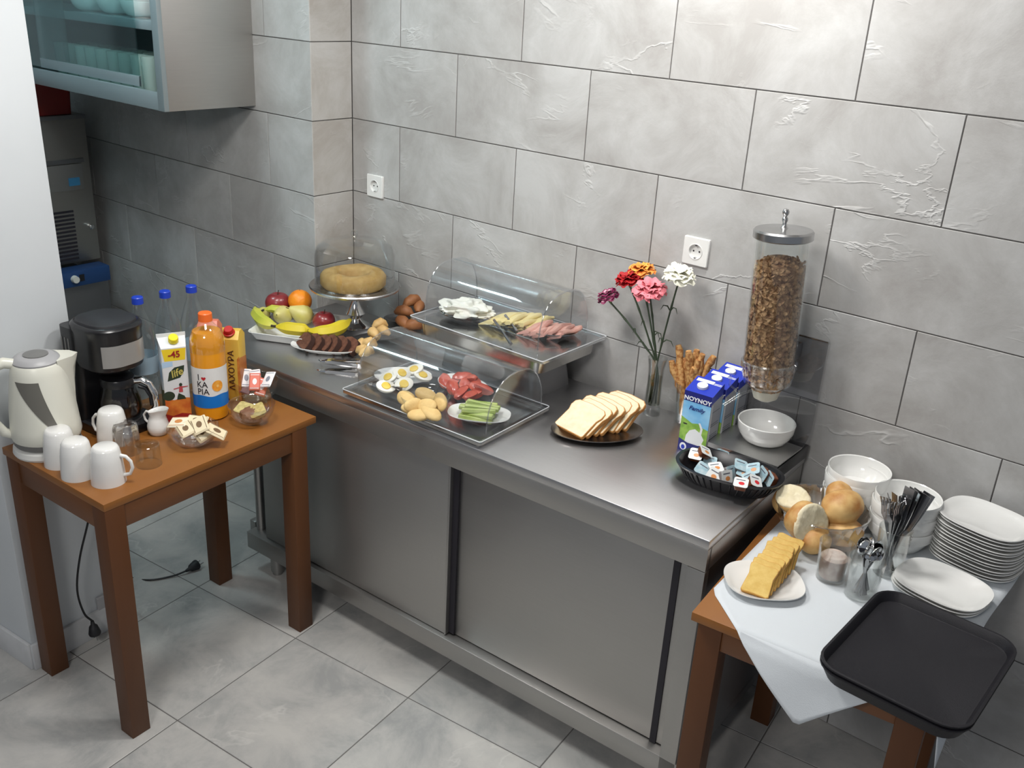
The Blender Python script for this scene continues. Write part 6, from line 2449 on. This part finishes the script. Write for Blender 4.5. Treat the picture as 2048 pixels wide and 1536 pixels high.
def fork_meshes():
    h = MB()
    rings = []
    for i in range(12):
        t = i / 11
        wv = 0.0050 * (1 - 0.55 * math.sin(min(1, t * 1.1) * PI)) + 0.0006
        if t > 0.92:
            wv = 0.0065
        rings.append([(-wv, -0.0009, t * 0.135), (wv, -0.0009, t * 0.135), (wv, 0.0009, t * 0.135), (-wv, 0.0009, t * 0.135)])
    h.loft(rings)
    f = MB()
    f.loft([[(-a_, y - .0008, z), (a_, y - .0008, z), (a_, y + .0008, z), (-a_, y + .0008, z)] for a_, y, z in ((0.0065, 0, 0.135), (0.0115, 0.001, 0.145), (0.0118, 0.002, 0.155))])
    for k in range(4):
        x = (k - 1.5) * 0.0064
        f.loft([[(x - .0019, y - .0007, z), (x + .0019, y - .0007, z), (x + .0019, y + .0007, z), (x - .0019, y + .0007, z)] for y, z in ((0.002, 0.153), (0.0035, 0.172), (0.002, 0.188))])
    return h, f


hm, bm2 = spoon_meshes()
hh1, ff1 = fork_meshes()
M_FORK = M_CUTLERY
r_ = rng(5)
sp0 = None


def lean(base, tipdir, roll_):
    d = Vector(tipdir).normalized()
    q = d.to_track_quat('Z', 'Y')
    return (q.to_matrix() @ Matrix.Rotation(roll_, 3, 'Z')).to_euler()


ordn = ['first', 'second', 'third', 'fourth', 'fifth', 'sixth', 'seventh', 'eighth', 'ninth', 'tenth', 'eleventh', 'twelfth']
for i in range(8):
    a = 2 * PI * i / 8 + 0.3
    base = sg + Vector((0.014 * math.cos(a + PI), 0.014 * math.sin(a + PI), 0.009))
    d = (0.27 * math.cos(a), 0.27 * math.sin(a), 1.0)
    if i in (4, 5):
        base.z += 0.008
    rt = tuple(lean(base, d, r_.uniform(0, 6.3) if i != 4 else 2.4))
    lb = ('teaspoon in the spoon tumbler leaning to the right', 'teaspoon in the spoon tumbler at its right rear', 'teaspoon in the spoon tumbler at the rear', 'teaspoon in the spoon tumbler at its left rear', 'teaspoon standing highest in the spoon tumbler with a round mirror-like bowl',
          'teaspoon in the spoon tumbler leaning to the near left', 'teaspoon in the spoon tumbler leaning forward', 'teaspoon in the spoon tumbler at its near right')[i]
    if sp0 is None:
        sp0 = thing('teaspoon', lb, 'spoon', base, 0, 'teaspoons in the tumbler', rot=rt)
        sp0.scale = (1.35, 1.35, 1.0)
        hm.obj('handle', M_CUTLERY, sp0, smooth=False)
        bm2.obj('spoon_bowl', M_CHROME, sp0, angle=60)
    else:
        dup(sp0, base, rt, lb)
fk0 = None
for i in range(9):
    a = 2 * PI * i / 9
    base = fg + Vector((0.012 * math.cos(a + PI), 0.012 * math.sin(a + PI), 0.009))
    d = (0.19 * math.cos(a) - 0.08, 0.19 * math.sin(a) - 0.05, 1.0)
    rt = tuple(lean(base, d, 0.9 + r_.uniform(-.5, .5)))
    lb = '%s fork in the tall tumbler counting anticlockwise from the right' % ordn[i]
    if fk0 is None:
        fk0 = thing('fork', lb, 'fork', base, 0, 'forks in the tall tumbler', rot=rt)
        fk0.scale = (1.25, 1.2, 1.05)
        hh1.obj('handle', M_FORK, fk0, smooth=False)
        ff1.obj('tines', M_FORK, fk0, smooth=False)
    else:
        dup(fk0, base, rt, lb)
kn = MB()
kn.loft([[(-a_, -b_, z), (a_, -b_, z), (a_, b_, z), (-a_, b_, z)] for a_, b_, z in ((0.004, .0015, 0.0), (0.0045, .002, 0.10), (0.0080, .0013, 0.112), (0.0105, .0009, 0.150), (0.0112, .0007, 0.200), (0.0112, .0006, 0.207))])
kmesh = kn.mesh('knife', M_CUTLERY, smooth=False)
for i, (dx, dy, rl) in enumerate([(0.16, 0.10, 0.6), (0.22, 0.08, 0.9), (0.08, 0.07, 0.4), (0.26, 0.14, 1.1), (0.13, 0.02, 0.8), (0.04, 0.02, 0.7)]):
    base = fg + Vector((-0.010 + 0.004 * (i % 3), -0.006 + 0.005 * (i // 3), 0.010))
    rt = tuple(lean(base, (dx, dy, 1.0), rl))
    o = bpy.data.objects.new('table_knife', kmesh)
    COL.objects.link(o)
    o.location = base
    o.rotation_euler = rt
    o.scale = (1.25, 1.2, 1.08)
    tag(o, '%s dark steel table knife standing above the forks in the tall tumbler' % ordn[i], 'knife', 'table knives in the tall tumbler')

# bowl stacks
stm = MB()
stm.lathe([(0.0001, 0.004), (0.046, 0.004), (0.048, 0.0), (0.054, 0.0), (0.060, 0.008), (0.070, 0.024), (0.0745, 0.034), (0.0790, 0.036), (0.0805, 0.062), (0.0795, 0.064), (0.077, 0.062), (0.0745, 0.038), (0.067, 0.024), (0.056, 0.010), (0.0001, 0.008)], 48)
smesh = stm.mesh('stacking_bowl', M_WHITEP)
for (x, y, n_, nm, grp, dz) in ((1.403, -0.118, 5, 'left', 'white bowls in the left stack', 0.0205), (1.545, -0.158, 5, 'right', 'white bowls in the right stack', 0.0190)):
    for k in range(n_):
        o = bpy.data.objects.new('stacking_bowl', smesh)
        COL.objects.link(o)
        o.location = (x - 0.003 * (k % 2), y + 0.002 * (k % 3), CZ + dz * k)
        pos = 'topmost' if k == n_ - 1 else 'lowest' if k == 0 else '%s from the bottom' % ordn[k]
        tag(o, '%s white bowl in the %s bowl stack by the tiled wall' % (pos, nm), 'bowl', grp)
# plate stacks
pm = plate_mb(0.104, 0.088, 0.016, 2.9, 56, 0.72, 0.003).mesh('dinner_plate', M_WHITEP)
px_, py_ = 1.722, -0.118
for k in range(14):
    o = bpy.data.objects.new('dinner_plate', pm)
    COL.objects.link(o)
    o.location = (px_ + 0.0015 * math.sin(k * 2.2), py_ + 0.0015 * math.cos(k * 3.1), CZ + 0.0087 * k)
    o.rotation_euler = (0, 0, math.radians(-10 + 1.2 * math.sin(k * 1.9)))
    pos = 'topmost' if k == 13 else 'lowest' if k == 0 else '%s from the bottom' % (ordn + ['thirteenth'])[k]
    tag(o, '%s white squarish plate of the tall plate stack' % pos, 'plate', 'plates in the tall stack')
for k in range(3):
    o = bpy.data.objects.new('dinner_plate', pm)
    COL.objects.link(o)
    p = at(1883, 1168, CZ + 0.03)
    o.location = (p.x + 0.002 * k, p.y - 0.001 * k, CZ + 0.0087 * k)
    o.rotation_euler = (0, 0, math.radians(-12 + 2 * k))
    tag(o, '%s white squarish plate of the short stack behind the black trays' % ('lowest', 'middle', 'topmost')[k], 'plate', 'plates in the short stack')

# black trays
c4 = [at(u, v, Rz + 0.060) for u, v in ((1745, 1175), (1660, 1320), (1955, 1440), (2020, 1270))]
ctr = sum(c4, Vector()) / 4
TA = math.radians(-2)
tmb = MB()
hx, hy = 0.150, 0.188
rr_ = 0.045
tmb.loft([rrect(hx - 0.020, hy - 0.020, rr_, 6, 0.0), rrect(hx - 0.016, hy - 0.016, rr_, 6, 0.001), rrect(hx - 0.003, hy - 0.003, rr_ + .006, 6, 0.030), rrect(hx, hy, rr_ + .01, 6, 0.032), rrect(hx, hy, rr_ + .01, 6, 0.0355),
          rrect(hx - 0.005, hy - 0.005, rr_ + .006, 6, 0.0358), rrect(hx - 0.008, hy - 0.008, rr_, 6, 0.033), rrect(hx - 0.0145, hy - 0.0145, rr_ - .004, 6, 0.0165), rrect(hx - 0.018, hy - 0.018, rr_ - .006, 6, 0.0150), rrect(0.01, 0.01, 0.004, 6, 0.0149)])
tmsh = tmb.mesh('serving_tray', [mat('black_tray_plastic', (0.010, 0.0095, 0.013), 0.48, spec=0.35, bump=0.15, bump_scale=500)], angle=28)
for k in range(2):
    o = bpy.data.objects.new('serving_tray', tmsh)
    COL.objects.link(o)
    o.location = (ctr.x, ctr.y, CZ + 0.0003 + 0.0090 * k)
    o.rotation_euler = (0, 0, TA)
    tag(o, '%s black plastic serving tray of the stack on the right table' % ('lower', 'upper')[k], 'tray', 'black trays in a stack')

# ------------------------------------------------------------------ contents of the wall cabinet
sh0 = CZ0 + 0.012
r_ = rng(8)
M_SG = mat('pale_green_stored_glass', (0.50, 0.62, 0.57), 0.15)
M_SG.node_tree.nodes['Principled BSDF'].inputs['Alpha'].default_value = 0.42
tg = tumbler_mb(0.026, 0.032, 0.150).mesh('stored_glass', M_SG)
k = 0
for row in range(2):
    for i in range(9):
        x = -1.21 - 0.078 * i
        y = CYF + 0.085 + 0.10 * row
        o = bpy.data.objects.new('stored_glass', tg)
        COL.objects.link(o)
        o.location = (x + r_.uniform(-.004, .004), y, sh0)
        k += 1
        tag(o, 'clear glass on the lower shelf of the wall cabinet, %s row, %s from the right' % (('front', 'back')[row], ordn[i]), 'glass', 'glasses on the lower cabinet shelf')
bmc = bowl_mesh(0.075, 0.055, 0.5, 0.003, 32).mesh('stored_bowl', M_WHITEP)
sh1 = CZ0 + 0.287
for i, (x, y, z) in enumerate([(-1.29, CYF + 0.12, 0), (-1.29, CYF + 0.12, 0.018), (-1.29, CYF + 0.12, 0.036), (-1.47, CYF + 0.13, 0), (-1.47, CYF + 0.13, 0.018), (-1.66, CYF + 0.13, 0)]):
    o = bpy.data.objects.new('stored_bowl', bmc)
    COL.objects.link(o)
    o.location = (x, y, sh1 + z)
    lb = ('lowest bowl of the right stack on the upper cabinet shelf', 'middle bowl of the right stack on the upper cabinet shelf', 'topmost bowl of the right stack on the upper cabinet shelf', 'lower bowl of the middle pair on the upper cabinet shelf',
          'upper bowl of the middle pair on the upper cabinet shelf', 'single white bowl at the left of the upper cabinet shelf')[i]
    tag(o, lb, 'bowl', 'bowls on the upper cabinet shelf')
